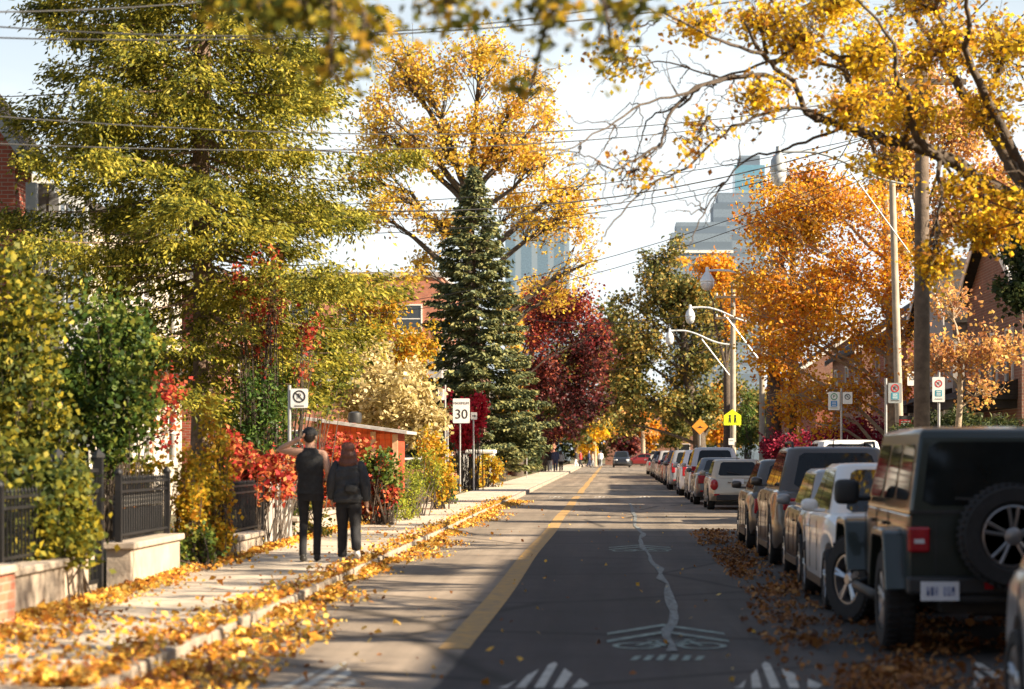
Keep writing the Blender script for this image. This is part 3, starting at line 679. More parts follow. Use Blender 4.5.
def jeep(loc, body):
    root = thing('off_road_vehicle', 'dark green boxy off-road vehicle with a spare wheel on its tailgate', 'car', loc)
    ya, yf, r = .75, 3.76, .41
    Ra = .50
    prof = [(0,1.14),(3.0,1.15),(3.05,1.13),(4.3,1.07),(4.36,.98)]; py_, pz_ = zip(*prof)
    wpf = [(0,.76),(.05,.785),(3.0,.785),(3.1,.72),(4.36,.60)]; wy, wz = zip(*wpf)
    ys = sorted(set([round(v,4) for v in np.linspace(0, 4.36, 40)]+[round(c+d*Ra,4) for c in (ya,yf) for d in (-1,-.85,-.72,-.5,-.25,0,.25,.5,.72,.85,1)]))
    rings = []
    for y in ys:
        w = float(np.interp(y, wy, wz)); zt = float(np.interp(y, py_, pz_)); zb = .50
        for c in (ya, yf):
            d = abs(y-c)
            if d < Ra: zb = max(zb, .93 if d < .36 else .93-(d-.36)/.14*.43)
        half = [(w-.14, zb), (w-.01, zb+.01), (w, zb+.04), (w, zt-.10), (w-.012, zt-.03), (w-.05, zt), (w*.5, zt+.006), (0, zt+.01)]
        rings.append([(x, y, z) for x, z in half]+[(-x, y, z) for x, z in reversed(half[:-1])])
    n = len(rings[0]); mb = MB(); fs = []
    for i in range(len(rings)-1):
        for k in range(n): fs.append((i*n+k, i*n+(k+1)%n, (i+1)*n+(k+1)%n, (i+1)*n+k))
    fs += [tuple(range(n)), tuple((len(rings)-1)*n+k for k in range(n))]
    mb.add([p for q in rings for p in q], fs); mb.build('body', body, root, smooth=35)
    # hard top
    lo = [(.765,.02),(.765,3.0),(-.765,3.0),(-.765,.02)]; hi = [(.67,.12),(.67,2.62),(-.67,2.62),(-.67,.12)]
    mb = MB(); vs = []
    for ringp, z in ((lo,1.13),(lo,1.17),(hi,1.76),([(x*.97, y+(.04 if y<1 else -.05)) for x,y in hi],1.80),([(x*.80, y+(.2 if y<1 else -.2)) for x,y in hi],1.825)):
        vs += [(x,y,z) for x,y in ringp]
    fs = [(i*4+k, i*4+(k+1)%4, (i+1)*4+(k+1)%4, (i+1)*4+k) for i in range(4) for k in range(4)]+[(16,17,18,19)]
    mb.add(vs, fs); mb.build('hard_top', body, root, smooth=30, bevel=.03)
    def pan(i, j, u0, u1, v0, v1, name, m=M['car_glass'], push=.006):
        a0, a1, b0, b1 = [Vector(vs[q]) for q in (4+i, 4+j, 8+i, 8+j)]
        def P(u,v): return (a0*(1-u)+a1*u)*(1-v)+(b0*(1-u)+b1*u)*v
        nn = (a1-a0).cross(b0-a0).normalized()
        if nn.dot((a0+a1+b0+b1)/4-Vector((0,1.5,1.4))) < 0: nn = -nn
        cu, cv = .05*(u1-u0)+.01, .07
        q = [(u0+cu,v0),(u1-cu,v0),(u1,v0+cv),(u1,v1-cv),(u1-cu,v1),(u0+cu,v1),(u0,v1-cv),(u0,v0+cv)]
        mb = MB(); out = [P(u,v)+nn*push for u,v in q]; inn = [p-nn*.03 for p in out]
        mb.add(out+inn, [tuple(range(8))]+[(k,(k+1)%8,8+(k+1)%8,8+k) for k in range(8)]); return mb.build(name, m, root)
    for i, j in ((0,1),(3,2)):
        for u0, u1 in ((.06,.32),(.38,.62),(.68,.95)): pan(i, j, u0, u1, .10, .86, 'side_window')
    rwn = pan(3, 0, .06, .94, .04, .90, 'rear_window')
    mb = MB(); mb.cbox((-.10,-.012,1.24), (.62,.02,.02), (0,.05,0)); mb.cbox((.22,-.005,1.23), (.05,.05,.06)); mb.build('wiper', M['plastic'], root)
    pan(1, 2, .05, .95, .08, .92, 'windshield')
    # belt moulding and tailgate seams
    mb = MB(); mb.box(-.77,.77,-.012,.02,1.135,1.16); mb.build('belt_moulding', M['plastic'], root)
    mb = MB(); mb.box(-.566,.566,-.004,.02,.575,.587)
    for x in (-.56,.56): mb.box(x-.006,x+.006,-.0042,.02,.586,1.12)
    mb.build('tailgate_gap', M['plastic'], root)
    for s in (-1,1):
        for y in (1.30,2.15,3.02): mb = MB(); mb.box(s*.785-.004, s*.785+.003, y-.006, y+.006, .55, 1.12); mb.build('door_gap', M['plastic'], root)
    for z in (.70,1.02):
        mb = MB(); mb.box(.50,.68,-.03,.0,z-.04,z+.04); mb.build('tailgate_hinge', M['plastic'], root, bevel=.01)
    # flares
    for c in (ya, yf):
        for s in (-1,1):
            mb = MB(); o1 = [(-.60,.52),(-.42,.96),(-.34,1.0),(.34,1.0),(.44,.96),(.64,.50)]; i1 = [(-.54,.52),(-.37,.91),(-.31,.935),(.31,.935),(.385,.91),(.57,.50)]
            vsx = []; k = len(o1)
            for x in (.76 if c == ya else .60, .93, .945):
                dz = -.02 if x > .94 else 0
                vsx += [(s*x, c+p[0], p[1]+dz) for p in o1]
            for x in (.945, .76 if c == ya else .60):
                vsx += [(s*x, c+p[0], p[1]) for p in i1]
            fs = [(a*k+q, a*k+q+1, (a+1)*k+q+1, (a+1)*k+q) for a in range(4) for q in range(k-1)]
            fs += [(q, q+1, 4*k+q+1, 4*k+q) for q in range(k-1)]
            fs += [(0,k,2*k,3*k,4*k),(k-1,2*k-1,3*k-1,4*k-1,5*k-1)]
            mb.add(vsx, fs); mb.build('fender_flare', body, root, smooth=35, bevel=.012)
    mb = MB(); mb.box(-.50,.50,.15,4.2,.34,.62); mb.box(-.16,.16,ya-.12,ya+.12,.28,.46); mb.box(-.7,.7,ya-.05,ya+.05,.36,.46); mb.build('underbody', M['plastic'], root)
    # bumpers, steps
    mb = MB(); mb.box(-.80,.80,-.13,.03,.50,.64); mb.box(-.45,.45,-.10,.0,.43,.50); mb.build('rear_bumper', M['plastic'], root, bevel=.025)
    mb = MB(); mb.box(-.78,.78,4.36,4.52,.52,.68); mb.build('front_bumper', M['plastic'], root, bevel=.025)
    for s in (-1,1):
        mb = MB(); mb.tube([(s*.72,1.38,.44),(s*.88,1.5,.40),(s*.88,2.95,.40),(s*.72,3.1,.44)], .045, 8); mb.build('side_step', M['plastic'], root, smooth=50)
        t = MB(); t.box(s*.70-.085, s*.70+.085, -.055, .06, .83, 1.03); tl = t.build('tail_light', M['tail_red'], root, bevel=.018)
        t = MB(); t.box(s*.70-.04, s*.70+.04, -.06, -.02, .90, .935); t.build('reversing_lamp', M['head_clear'], tl)
        mb = MB(); ell(mb, (s*.99,2.72,1.26), (.115,.07,.115), .5); mb.tube([(s*.77,2.78,1.20),(s*.96,2.74,1.2)], .025, 6); mb.build('mirror', M['plastic'], root, smooth=50)
        mb = MB(); mb.lathe([(.0,4.40),(.09,4.395),(.10,4.35),(.10,4.3)], 'y', (s*.42,0,.93), 16); mb.build('headlight', M['head_clear'], root, smooth=40)
        mb = MB()
        for y in (1.42, 2.28): mb.cbox((s*.805,y,1.02), (.03,.16,.03))
        mb.build('door_handle', M['plastic'], root)
        mb = MB(); mb.box(s*.30-.0, s*.30+.07, -.14, -.12, .55, .60) if s > 0 else mb.box(-.20,-.13,-.14,-.12,.545,.60)
        mb.build('reflector', M['tail_red'], root)
    mb = MB(); mb.box(-.47,.47,4.34,4.37,.72,1.0); mb.build('grille', M['plastic'], root)
    # plate
    mb = MB(); mb.box(-.70,-.40,-.148,-.128,.455,.605); pl = mb.build('licence_plate', M['plate'], root)
    mb = MB()
    rng = random.Random(4)
    for k in range(7):     # the characters on the plate are an unreadable smudge in the photograph
        x = -.655+k*.033
        if k == 3: continue
        mb.box(x, x+.006, -.151, -.147, .495, .565); mb.box(x+.016, x+.021, -.151, -.147, .495, .565); mb.box(x, x+.02, -.151, -.147, .495+.03*rng.randrange(3), .503+.03*rng.randrange(3))
    mb.build('plate_marks', M['plate_ink'], pl)
    # spare
    sp = thing('spare_wheel', None, None, (0, -.20, .965)); sp.parent = root
    mb = MB(); h = .13; R_ = .405; ri = .245
    mb.lathe([(ri,h*.8),(ri+.02,h),(R_*.93,h),(R_*.99,h*.7),(R_,h*.3),(R_,-h*.3),(R_*.99,-h*.7),(R_*.93,-h),(ri+.03,-h),(ri,-h*.75),(ri-.005,h*.6)], 'y', (0,0,0), 36, False)
    for k in range(44):
        a = 2*PI*k/44
        for q in (-1,1): mb.cbox((math.sin(a)*R_, q*h*.5, math.cos(a)*R_), (.03, h*.7, .02), (0, a, 0))
    mb.build('tyre', M['rubber'], sp, smooth=40)
    mb = MB(); mb.lathe([(ri,-h*.82),(ri*.94,-h*.86),(ri*.90,-h*.1)], 'y', (0,0,0), 32, False)
    mb.lathe([(.07,-h*.45),(.07,-h*.75),(.045,-h*.85),(0,-h*.85)], 'y', (0,0,0), 16)
    for k in range(5):
        a = 2*PI*k/5
        for da in (-.17,.17):
            mb.tube([(math.sin(a+da*.9)*.06,-h*.62,math.cos(a+da*.9)*.06),(math.sin(a+da)*.16,-h*.78,math.cos(a+da)*.16),(math.sin(a+da)*ri*.96,-h*.78,math.cos(a+da)*ri*.96)], [.017,.015,.018], 6)
    mb.build('rim', M['rim_dark'], sp, smooth=40)
    mb = MB(); mb.lathe([(ri*.93,-h*.1),(0,-h*.1)], 'y', (0,0,0), 24); mb.build('rim_back', M['plastic'], sp)
    mb = MB(); mb.tube([(0,-.02,.965),(0,-.2,.965)], .06, 10); mb.build('spare_carrier', M['plastic'], root)
    for s in (-1,1):
        wheel(root, s*.79, ya, r, .25, M['rim'], 0, 5, 28, .58, True)
        wheel(root, s*.79, yf, r, .25, M['rim'], R(24), 5, 28, .58, True)
    return root
# ------------------------------------------------------------------ people
def skin_geo(verts, edges, rad, sub=2, root=0):
    me = bpy.data.meshes.new('s'); me.from_pydata([tuple(v) for v in verts], edges, []); me.update()
    o = bpy.data.objects.new('s', me); col.objects.link(o)
    sk = o.modifiers.new('sk', 'SKIN'); sk.use_smooth_shade = True; sk.branch_smoothing = .6
    lay = me.skin_vertices[0] if len(me.skin_vertices) else None
    if lay is None:
        bm = bmesh.new(); bm.from_mesh(me); bm.verts.layers.skin.verify(); bm.to_mesh(me); bm.free(); lay = me.skin_vertices[0]
    for i, r in enumerate(rad):
        d = lay.data[i]; d.radius = (r, r) if not hasattr(r, '__len__') else r; d.use_root = (i == root)
    ss = o.modifiers.new('ss', 'SUBSURF'); ss.levels = sub; ss.render_levels = sub
    dg = bpy.context.evaluated_depsgraph_get(); dg.update()
    r = bpy.data.meshes.new_from_object(o.evaluated_get(dg))
    vs = [tuple(v.co) for v in r.vertices]; fs = [tuple(p.vertices) for p in r.polygons]
    bpy.data.objects.remove(o); bpy.data.meshes.remove(me); bpy.data.meshes.remove(r)
    return vs, fs
def loft(mb, rings, n=22, seed=0, amp=.012, freq=5):
    """rings: (cx, cy, z, half width, half depth); a soft body-shaped sleeve with shallow folds"""
    rg = random.Random(seed); ph = [rg.uniform(0, 6.28) for _ in range(4)]
    vs = []; fs = []; out = []
    for i in range(len(rings)-1):
        for t in (0, .25, .5, .75): out.append([a+(b-a)*t for a, b in zip(rings[i], rings[i+1])])
    out.append(list(rings[-1]))
    # smooth the profile
    for _ in range(2):
        out = [out[0]]+[[(a+2*b+c)/4 for a, b, c in zip(out[i-1], out[i], out[i+1])] for i in range(1, len(out)-1)]+[out[-1]]
    for cx, cy, z, a, b in out:
        for k in range(n):
            th = 2*PI*k/n
            w = 1+amp/max(a, .05)*(math.sin(freq*th+ph[0]+z*9)*.5+math.sin(3*th+ph[1]-z*23)*.5+.6*math.sin(z*60+ph[2]+2*math.sin(th+ph[3])))
            c_, s_ = math.cos(th), math.sin(th)
            vs.append((cx+a*w*math.copysign(abs(c_)**.85, c_), cy+b*w*math.copysign(abs(s_)**.85, s_), z))
    m = len(out)
    for i in range(m-1):
        for k in range(n): fs.append((i*n+k, i*n+(k+1)%n, (i+1)*n+(k+1)%n, (i+1)*n+k))
    fs.append(tuple(reversed(range(n)))); fs.append(tuple((m-1)*n+k for k in range(n)))
    mb.add(vs, fs)
def chain(pts, rad, sub=2):
    return skin_geo(pts, [(i, i+1) for i in range(len(pts)-1)], rad, sub)
def person(label, loc, rz, h, pose, cloth, group=None, detail=True):
    """figure faces local +y. pose: dict of joints in metres for a 1.75 m figure"""
    root = thing('person', label, 'person', loc, rz, group)
    k = h/1.75
    J = dict(hipL=(-.09,0,.92), hipR=(.09,0,.92), kneeL=(-.10,.03,.50), kneeR=(.10,.03,.50), ankL=(-.10,0,.09), ankR=(.10,0,.09),
             shL=(-.175,0,1.43), shR=(.175,0,1.43), elL=(-.24,-.03,1.15), elR=(.24,-.03,1.15), wrL=(-.25,.06,.90), wrR=(.25,.06,.90),
             neck=(0,.0,1.50), head=(0,.02,1.64), toeL=None, toeR=None)
    J.update(pose)
    V = lambda n: np.array(J[n], float)
    sub = 2 if detail else 1
    ps = []; es = []; rs = []; idx = {}
    def add(n, p, r, par=None):
        idx[n] = len(ps); ps.append(np.array(p, float)*k); rs.append(r*k if not hasattr(r,'__len__') else (r[0]*k, r[1]*k))
        if par is not None: es.append((idx[par], idx[n]))
    add('pelvis', (0,0,.97), .095)
    add('waist', (0,0,1.10), .085, 'pelvis'); add('chest', (0,.0,1.30), .095, 'waist'); add('upper', (0,0,1.42), .07, 'chest')
    add('neck', V('neck'), .052, 'upper'); 
    hd = V('head'); nk = V('neck')
    add('jaw', hd+np.array([0,.01,-.06]), .068, 'neck'); add('skull', hd+np.array([0,-.005,.03]), .092, 'jaw'); add('crown', hd+np.array([0,-.005,.09]), .06, 'skull')
    for s in 'LR':
        add('sh'+s, V('sh'+s), .068, 'upper'); add('ua'+s, (V('sh'+s)+V('el'+s))/2, .056, 'sh'+s); add('el'+s, V('el'+s), .043, 'ua'+s)
        add('fa'+s, V('el'+s)*.65+V('wr'+s)*.35, .044, 'el'+s); add('wr'+s, V('wr'+s), .029, 'fa'+s)
        d = V('wr'+s)-V('el'+s); d /= np.linalg.norm(d)
        add('palm'+s, V('wr'+s)+d*.07, (.034,.022), 'wr'+s)
        add('hip'+s, V('hip'+s), .075, 'pelvis'); add('th'+s, V('hip'+s)*.5+V('knee'+s)*.5, .06, 'hip'+s); add('knee'+s, V('knee'+s), .045, 'th'+s)
        add('calf'+s, V('knee'+s)*.65+V('ank'+s)*.35+np.array([0,-.015,0]), .042, 'knee'+s); add('ank'+s, V('ank'+s), .035, 'calf'+s)
        f = V('toe'+s) if J['toe'+s] is not None else V('ank'+s)+np.array([0,.16,-.055])
        J['toe'+s] = tuple(f)
        add('toe'+s, f, .03, 'ank'+s)
    body = MB(); body.add(*skin_geo(ps, es, rs, sub))
    body.cur = 0
    # nose, ears and the five fingers of each hand belong to the same mesh
    def sph(c, r, sc=(1,1,1), n=8):
        b = MB(); b.lathe([(max(1e-7, r*math.sin(PI*i/n)), -r*math.cos(PI*i/n)) for i in range(n+1)], 'z', (0,0,0), 10)
        return [(c[0]+p[0]*sc[0], c[1]+p[1]*sc[1], c[2]+p[2]*sc[2]) for p in b.v], b.f
    if detail:
        hc = hd*k
        body.add(*sph((hc[0], hc[1]+.085*k, hc[2]-.01*k), .016*k, (.9,1.3,1.6)))
        for s in (-1,1): body.add(*sph((hc[0]+s*.082*k, hc[1]-.005*k, hc[2]+.0*k), .022*k, (.45,.8,1.4)))
        for s in 'LR':
            p0 = (V('wr'+s)+V('wr'+s)*0)*k; d = V('wr'+s)-V('el'+s); d /= np.linalg.norm(d)
            side = np.cross(d, [0,0,1.0] if abs(d[2]) < .8 else [1.0,0,0]); side /= np.linalg.norm(side); up = np.cross(side, d)
            pal = V('wr'+s)+d*.075
            for i, (o, ln) in enumerate(((-.026,.062),(-.009,.076),(.009,.072),(.026,.056))):
                q0 = pal+side*o*.8; q1 = pal+side*o+d*.025; q2 = q1+(d*.8+up*.35)*ln*.5; q3 = q2+(d*.45+up*.6)*ln*.45
                body.add(*chain([q0*k,q1*k,q2*k,q3*k], [.0095*k,.009*k,.0085*k,.007*k], 1))
            q0 = V('wr'+s)+d*.03; q1 = q0-side*.035+d*.02; q2 = q1-side*.012+d*.035
            body.add(*chain([q0*k,q1*k,q2*k], [.012*k,.0105*k,.0085*k], 1))
        body.cur = 1
        for s in (-1,1): body.add(*sph((hc[0]+s*.032*k, hc[1]+.082*k, hc[2]+.012*k), .011*k))
        body.add(*sph((hc[0], hc[1]+.082*k, hc[2]-.052*k), .012*k, (2.0,.6,.5)))
    body.build('body', None, root, smooth=80, mats=[M['skin'], M['eye']])
    # trousers
    fl = cloth.get('leg', 1.0); t = cloth.get('bulk', 1.0); hem = cloth.get('hem', .93); sd = int(abs(loc[0]*97+loc[1]*13))
    mb = MB(); loft(mb, [(0,0,z*k,a*k,b*k) for z,a,b in ((1.04,.150,.105),(.96,.165,.118),(.88,.172,.122),(.80,.165,.105))], 18, sd, .004)
    for s in 'LR':
        hp, kn, an = V('hip'+s), V('knee'+s), V('ank'+s)
        mid = kn*.55+an*.45+np.array([0,-.015,0])
        pts = [hp+np.array([0,0,.02]), hp*.5+kn*.5, kn, mid, an+np.array([0,-.005,.03]), an+np.array([0,0,-.03])]
        rd = [.112,.104*fl,.082*fl,.080*fl,.074*fl,.078*fl]
        mb.add(*chain([q*k for q in pts], [r*k for r in rd], sub))
    mb.build('trousers', cloth['trousers'], root, smooth=80)
    # upper garment
    if t > 1.05: prof = ((hem,.205,.155),(hem+.05,.215,.165),(1.05,.205,.155),(1.18,.205,.15),(1.32,.215,.15),(1.41,.195,.125),(1.465,.125,.10),(1.51,.085,.085))
    else: prof = ((hem,.178,.128),(1.02,.170,.122),(1.14,.166,.118),(1.28,.190,.128),(1.38,.192,.116),(1.45,.135,.09),(1.50,.072,.068))
    mb = MB(); loft(mb, [(0,-.005,z*k,a*k,b*k) for z,a,b in prof], 24, sd+3, .016 if t > 1.05 else .010)
    if cloth.get('sleeves', True):
        for s in 'LR':
            sh, el, wr = V('sh'+s), V('el'+s), V('wr'+s)
            mb.add(*chain([(sh*.8+np.array([0,0,.28]))*k, sh*k, (sh+el)/2*k, el*k, (el*.45+wr*.55)*k, (el*.04+wr*.96)*k], [.075*t*k,.092*t*k,.083*t*k,.074*t*k,.068*t*k,.054*t*k], sub))
    mb.build(cloth.get('top_name', 'jacket'), cloth['top'], root, smooth=80)
    for s in 'LR':
        an, to = V('ank'+s)*k, V('toe'+s)*k
        heel = an+(an-to)*.30; heel[2] = an[2]-.045*k+(0 if abs(to[2]-an[2]+.055*k) < .03 else .01)
        mb = MB(); mb.add(*chain([heel, an*.55+to*.45+np.array([0,0,-.012*k]), to+(to-an)*.12], [.047*k,.047*k,.036*k], sub))
        mb.add(*chain([heel+np.array([0,0,.015]), an+np.array([0,0,.01*k])], [.045*k,.044*k], 1)); mb.build('shoe', cloth['shoes'], root, smooth=80)
    hc = hd*k
    if cloth.get('long_hair'):
        mb = MB(); loft(mb, [(hc[0]+cx*k, hc[1]+cy*k, hc[2]+z*k, a*k, b*k) for cx,cy,z,a,b in ((0,0,.128,.03,.03),(0,-.005,.112,.068,.075),(0,-.012,.05,.098,.108),(0,-.03,-.04,.108,.108),(.0,-.055,-.13,.128,.098),(.0,-.075,-.21,.130,.085),(.01,-.085,-.27,.10,.06),(.01,-.09,-.31,.04,.03))], 26, sd+9, .012, 9)
        mb.build('hair', cloth['hair'], root, smooth=80)
    else:
        pts = [hc+np.array(p)*k for p in ((0,.015,.085),(0,-.03,.06),(0,-.05,-.01),(0,-.04,-.075))]
        mb = MB(); mb.add(*chain(pts, [.082*k,.098*k,.085*k,.055*k], sub)); mb.build('hair', cloth['hair'], root, smooth=80)
    if cloth.get('cap'):
        mb = MB(); c = hc+np.array((0,-.005,.045))*k
        mb.add(*sph(c, .108*k, (.95,1.08,.92)));  mb.v = [(p[0],p[1],max(p[2], c[2]-.02*k)) for p in mb.v]
        mb.add(*chain([hc+np.array((0,.08,.045))*k, hc+np.array((0,.16,.035))*k], [(.075*k,.012*k),(.055*k,.01*k)], sub))
        mb.build('cap', cloth['cap'], root, smooth=80)
    if cloth.get('bag'):
        mb = MB(); mb.cbox((.06*k,-.205*k,1.08*k), (.20*k,.08*k,.12*k), (0,.15,0)); bg = mb.build('waist_bag', M['black_cloth'], root, bevel=.03)
    return root
# ------------------------------------------------------------------ ground, road, pavements
def sheet(name, x0, x1, y0, y1, z, m, nx=1, ny=1):
    mb = MB()
    for i in range(nx):
        for j in range(ny):
            a, b = x0+(x1-x0)*i/nx, x0+(x1-x0)*(i+1)/nx; c, d = y0+(y1-y0)*j/ny, y0+(y1-y0)*(j+1)/ny
            mb.add([(a,c,z),(b,c,z),(b,d,z),(a,d,z)], [(0,1,2,3)])
    return structure(mb.build(name, m))
KL, KR = -3.3, 4.4
sheet('ground', -1500, 1500, -300, 2500, -.03, M['soil'])
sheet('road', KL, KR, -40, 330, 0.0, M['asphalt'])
def slab(name, x0, x1, y0, y1, z0, z1, m, bevel=0):
    mb = MB(); mb.box(x0, x1, y0, y1, z0, z1); return structure(mb.build(name, m, bevel=bevel))
slab('left_yard', -70, -5.45, -40, 330, -.02, .115, M['soil'])
slab('right_yard', 6.35, 70, -40, 330, -.02, .115, M['grass'])
slab('boulevard', KR+.15, 4.85, -40, 330, -.02, .12, M['soil'])
rngs = random.Random(3)
def pavement(name, x0, x1):
    mb = MB(); y = -20.0
    while y < 300:
        L = 1.52
        dz = rngs.uniform(-.004, .005)
        mb.box(x0, x1, y+.008, y+L-.008, -.02, .13+dz); y += L
    return structure(mb.build(name, M['concrete'], bevel=.008))
pavement('sidewalk', -5.45, KL-.17)
pavement('sidewalk', 4.85, 6.35)
def kerb(x0, x1):
    mb = MB(); y = -20.0
    while y < 300:
        L = 3.0; dx = rngs.uniform(-.012, .012)
        mb.box(x0+dx, x1+dx, y+.006, y+L-.006, -.02, .135+rngs.uniform(-.006, .004)); y += L
    return structure(mb.build('kerb', M['kerb'], bevel=.02))
kerb(KL-.165, KL-.01); kerb(KR+.01, KR+.145)
# ---- painted markings
def strip(name, pts, widths, z, m):
    mb = MB(); n = len(pts); vs = []
    for i, (x, y) in enumerate(pts):
        w = widths[i] if hasattr(widths, '__len__') else widths
        vs += [(x-w/2, y, z), (x+w/2, y, z)]
    mb.add(vs, [(2*i, 2*i+1, 2*i+3, 2*i+2) for i in range(n-1)])
    return structure(mb.build(name, m))
yl = [(-1.30+.02*math.sin(y*.3), y) for y in np.arange(18.9, 262, 1.5)]
strip('yellow_line', yl, .25, .005, M['paint_yellow'])
def hump_triangle(cx, y_base, depth, w, name='hump_marking'):
    mb = MB(); n = 5
    for k in range(n):                       # slanted bars clipped by the triangle's sides
        u0 = -1+2*(k+.18)/n; u1 = -1+2*(k+.72)/n
        def h(u): return depth*(1-abs(u))
        sl = .05
        us = [u0, (u0+u1)/2, u1] if not (u0 < 0 < u1) else [u0, 0, u1]
        pts = [(cx+us[0]*w/2, y_base), (cx+us[2]*w/2, y_base), (cx+(us[2]*w/2)+sl, y_base+h(us[2])*.96), (cx+us[1]*w/2+sl, y_base+h(us[1])*.96), (cx+us[0]*w/2+sl, y_base+h(us[0])*.96)]
        mb.add([(x, y, .005) for x, y in pts], [(0,1,2,3,4)])
    return structure(mb.build(name, M['paint_white']))
for cx in (-2.11, -.50, 1.12, 2.74):
    hump_triangle(cx, 15.75, 2.05, .64)
    hump_triangle(cx, 82.0, 2.2, .74)
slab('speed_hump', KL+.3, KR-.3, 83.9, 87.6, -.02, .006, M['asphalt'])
def sharrow(x, y, s=1.0):
    mb = MB(); z = .006
    for dy in (1.45, .65):
        for sg in (-1, 1):
            mb.add([(x, y+dy, z), (x+sg*.52*s, y+dy-1.05, z), (x+sg*.52*s, y+dy-1.28, z), (x, y+dy-.26, z)], [(0,1,2,3) if sg < 0 else (3,2,1,0)])
    y -= .62
    for cx in (-.27, .27):                   # wheels of the bicycle
        n = 18; vs = []
        for k in range(n):
            a = 2*PI*k/n
            for r in (.21, .155): vs.append((x+cx*s+math.cos(a)*r*s, y-.35+math.sin(a)*r*1.55, z))
        mb.add(vs, [(2*k, 2*k+1, (2*k+3)%(2*n), (2*k+2)%(2*n)) for k in range(n)])
    def bar(a, b, w=.045):
        a, b = np.array(a), np.array(b); d = b-a; d /= np.linalg.norm(d); q = np.array([-d[1], d[0]])*w/2
        mb.add([(x+p[0]*s, y+p[1], z+.001) for p in (a-q, b-q, b+q, a+q)], [(0,1,2,3)])
    for a, b in (((-.27,-.35),(-.12,.12)),((-.12,.12),(.18,.12)),((.18,.12),(.27,-.35)),((-.02,-.38),(-.12,.12)),((-.02,-.38),(.18,.12)),((-.27,-.35),(-.02,-.38)),((-.18,.22),(-.06,.22)),((.18,.12),(.15,.28)),((.15,.28),(.25,.28))): bar(a, b)
    return structure(mb.build('bike_marking', M['paint_teal']))
sharrow(.47, 20.15); sharrow(.45, 38.6)
mb = MB()
for k in range(6):
    x = .13+k*.10; mb.add([(x,17.85,.005),(x+.055,17.85,.005),(x+.10,18.35-.05*abs(k-2.5),.005),(x+.045,18.35-.05*abs(k-2.5),.005)], [(0,1,2,3)])
structure(mb.build('hump_marking', M['paint_teal']))
sp = []; sw = []
base = [(672,652),(669,630),(676,612),(671,594),(663,579),(655,564),(646,552),(640,541),(642,534),(636,526),(634,512),(628,498)]
rr = random.Random(12)
for a, b in zip(base, base[1:]):
    for t in (0, .33, .66):
        px, py = a[0]+(b[0]-a[0])*t, a[1]+(b[1]-a[1])*t
        x, y = G(px, py); sp.append((x+rr.uniform(-.035,.035), y)); sw.append(rr.uniform(.03,.13))
strip('paint_spill', sp, sw, .009, M['paint_spill'])

# ---- fallen leaves: uncountable, so one object per drift
def fallen(name, label, pts, lm, size=(.035,.082), seed=0, pile=.05):
    rng = np.random.default_rng(seed); c = np.array(pts); N = len(c)
    n = rng.normal(size=(N,3))*.6; n[:,2] = 1; n /= np.linalg.norm(n, axis=1, keepdims=True)
    t = rng.normal(size=(N,3)); t -= n*np.sum(t*n, axis=1, keepdims=True)
    o = leaf_mesh(name, c, t, n, np.clip(rng.lognormal(math.log((size[0]+size[1])*.40), .36, N), .02, .11), lm, None, .8, .14, curl=.45)
    return tag(o, label, 'fallen leaves', None, 'stuff')
def drift(rng, n, y0, y1, xf, zf, pow_=1.0):
    out = []
    while len(out) < n:
        y = y0+(y1-y0)*rng.random()**pow_
        x, keep = xf(y, rng)
        if rng.random() > keep: continue
        out.append((x, y, zf(x, y)+rng.random()**2*.05+.012))
    return out
def lump(x, y): return .5+.5*math.sin(x*2.3+y*1.1+1.3*math.sin(y*.7))*math.sin(y*1.9-x*1.7)
def zroad(x, y): return 0.0 if x > KL+.01 else .142
r1 = np.random.default_rng(21)
def xf_g(y, r):
    w = .26+ (.62*max(0, (22-y)/7.5) if y < 22 else 0) + .12*math.sin(y*1.3)+.15*math.sin(y*.37)
    x = KL+abs(r.normal())*w*.75-.02 if (y > 25 or r.random() < .62) else KL-.08+r.normal()*w*.55
    if r.random() < .22: x = KL-.02-abs(r.normal())*.22
    return x, (.35+.65*lump(x, y))*(.10 if x > -2.45 else 1)
def zf_g(x, y): return zroad(x, y) + (.06*max(0, 1-(x-KL)/.5)*lump(x*.5, y) if x > KL else 0)
fallen('fallen_leaves', 'drift of orange fallen leaves heaped in the gutter along the left kerb', drift(r1, 15500, 14.5, 75, xf_g, zf_g, 1.7), LM['fallen'], seed=1)
r2 = np.random.default_rng(22)
def xf_w(y, r):
    w = .85 if y < 20.5 else (.42 if y < 26.5 else .22)
    x = -5.3+abs(r.normal())*w*.6-.05
    return x, (.3+.7*lump(x, y)) if x < -3.4 else .1
fallen('fallen_leaves', 'orange fallen leaves covering the pavement below the block garden walls', drift(r2, 10500, 14.5, 48, xf_w, lambda x, y: .135+.05*max(0, (-4.9-x))*lump(x, y), 1.9), LM['fallen'], seed=2)
r3 = np.random.default_rng(23)
def xf_s(y, r): x = r.uniform(-5.3, 2.2); return x, .08 if x > -3 else .5
fallen('fallen_leaves', 'scattered single leaves lying about the pavement and roadway', drift(r3, 700, 14.5, 70, xf_s, zroad, 1.6), LM['fallen'], seed=3)
r4 = np.random.default_rng(24)
def xf_r(y, r):
    x = 1.15+abs(r.normal())*.25+r.random()*3.0 if y < 24 else 1.5+r.random()*2.7
    return x, max(.02, lump(x*1.3, y*.8)**2.2)*min(1, max(.12, (x-1.1)/.9))
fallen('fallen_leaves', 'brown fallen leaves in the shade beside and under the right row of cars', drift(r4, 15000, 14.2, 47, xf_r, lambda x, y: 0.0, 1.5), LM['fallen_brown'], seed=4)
r5 = np.random.default_rng(25)
def xf_y(y, r): return r.uniform(-9, -5.5), .6
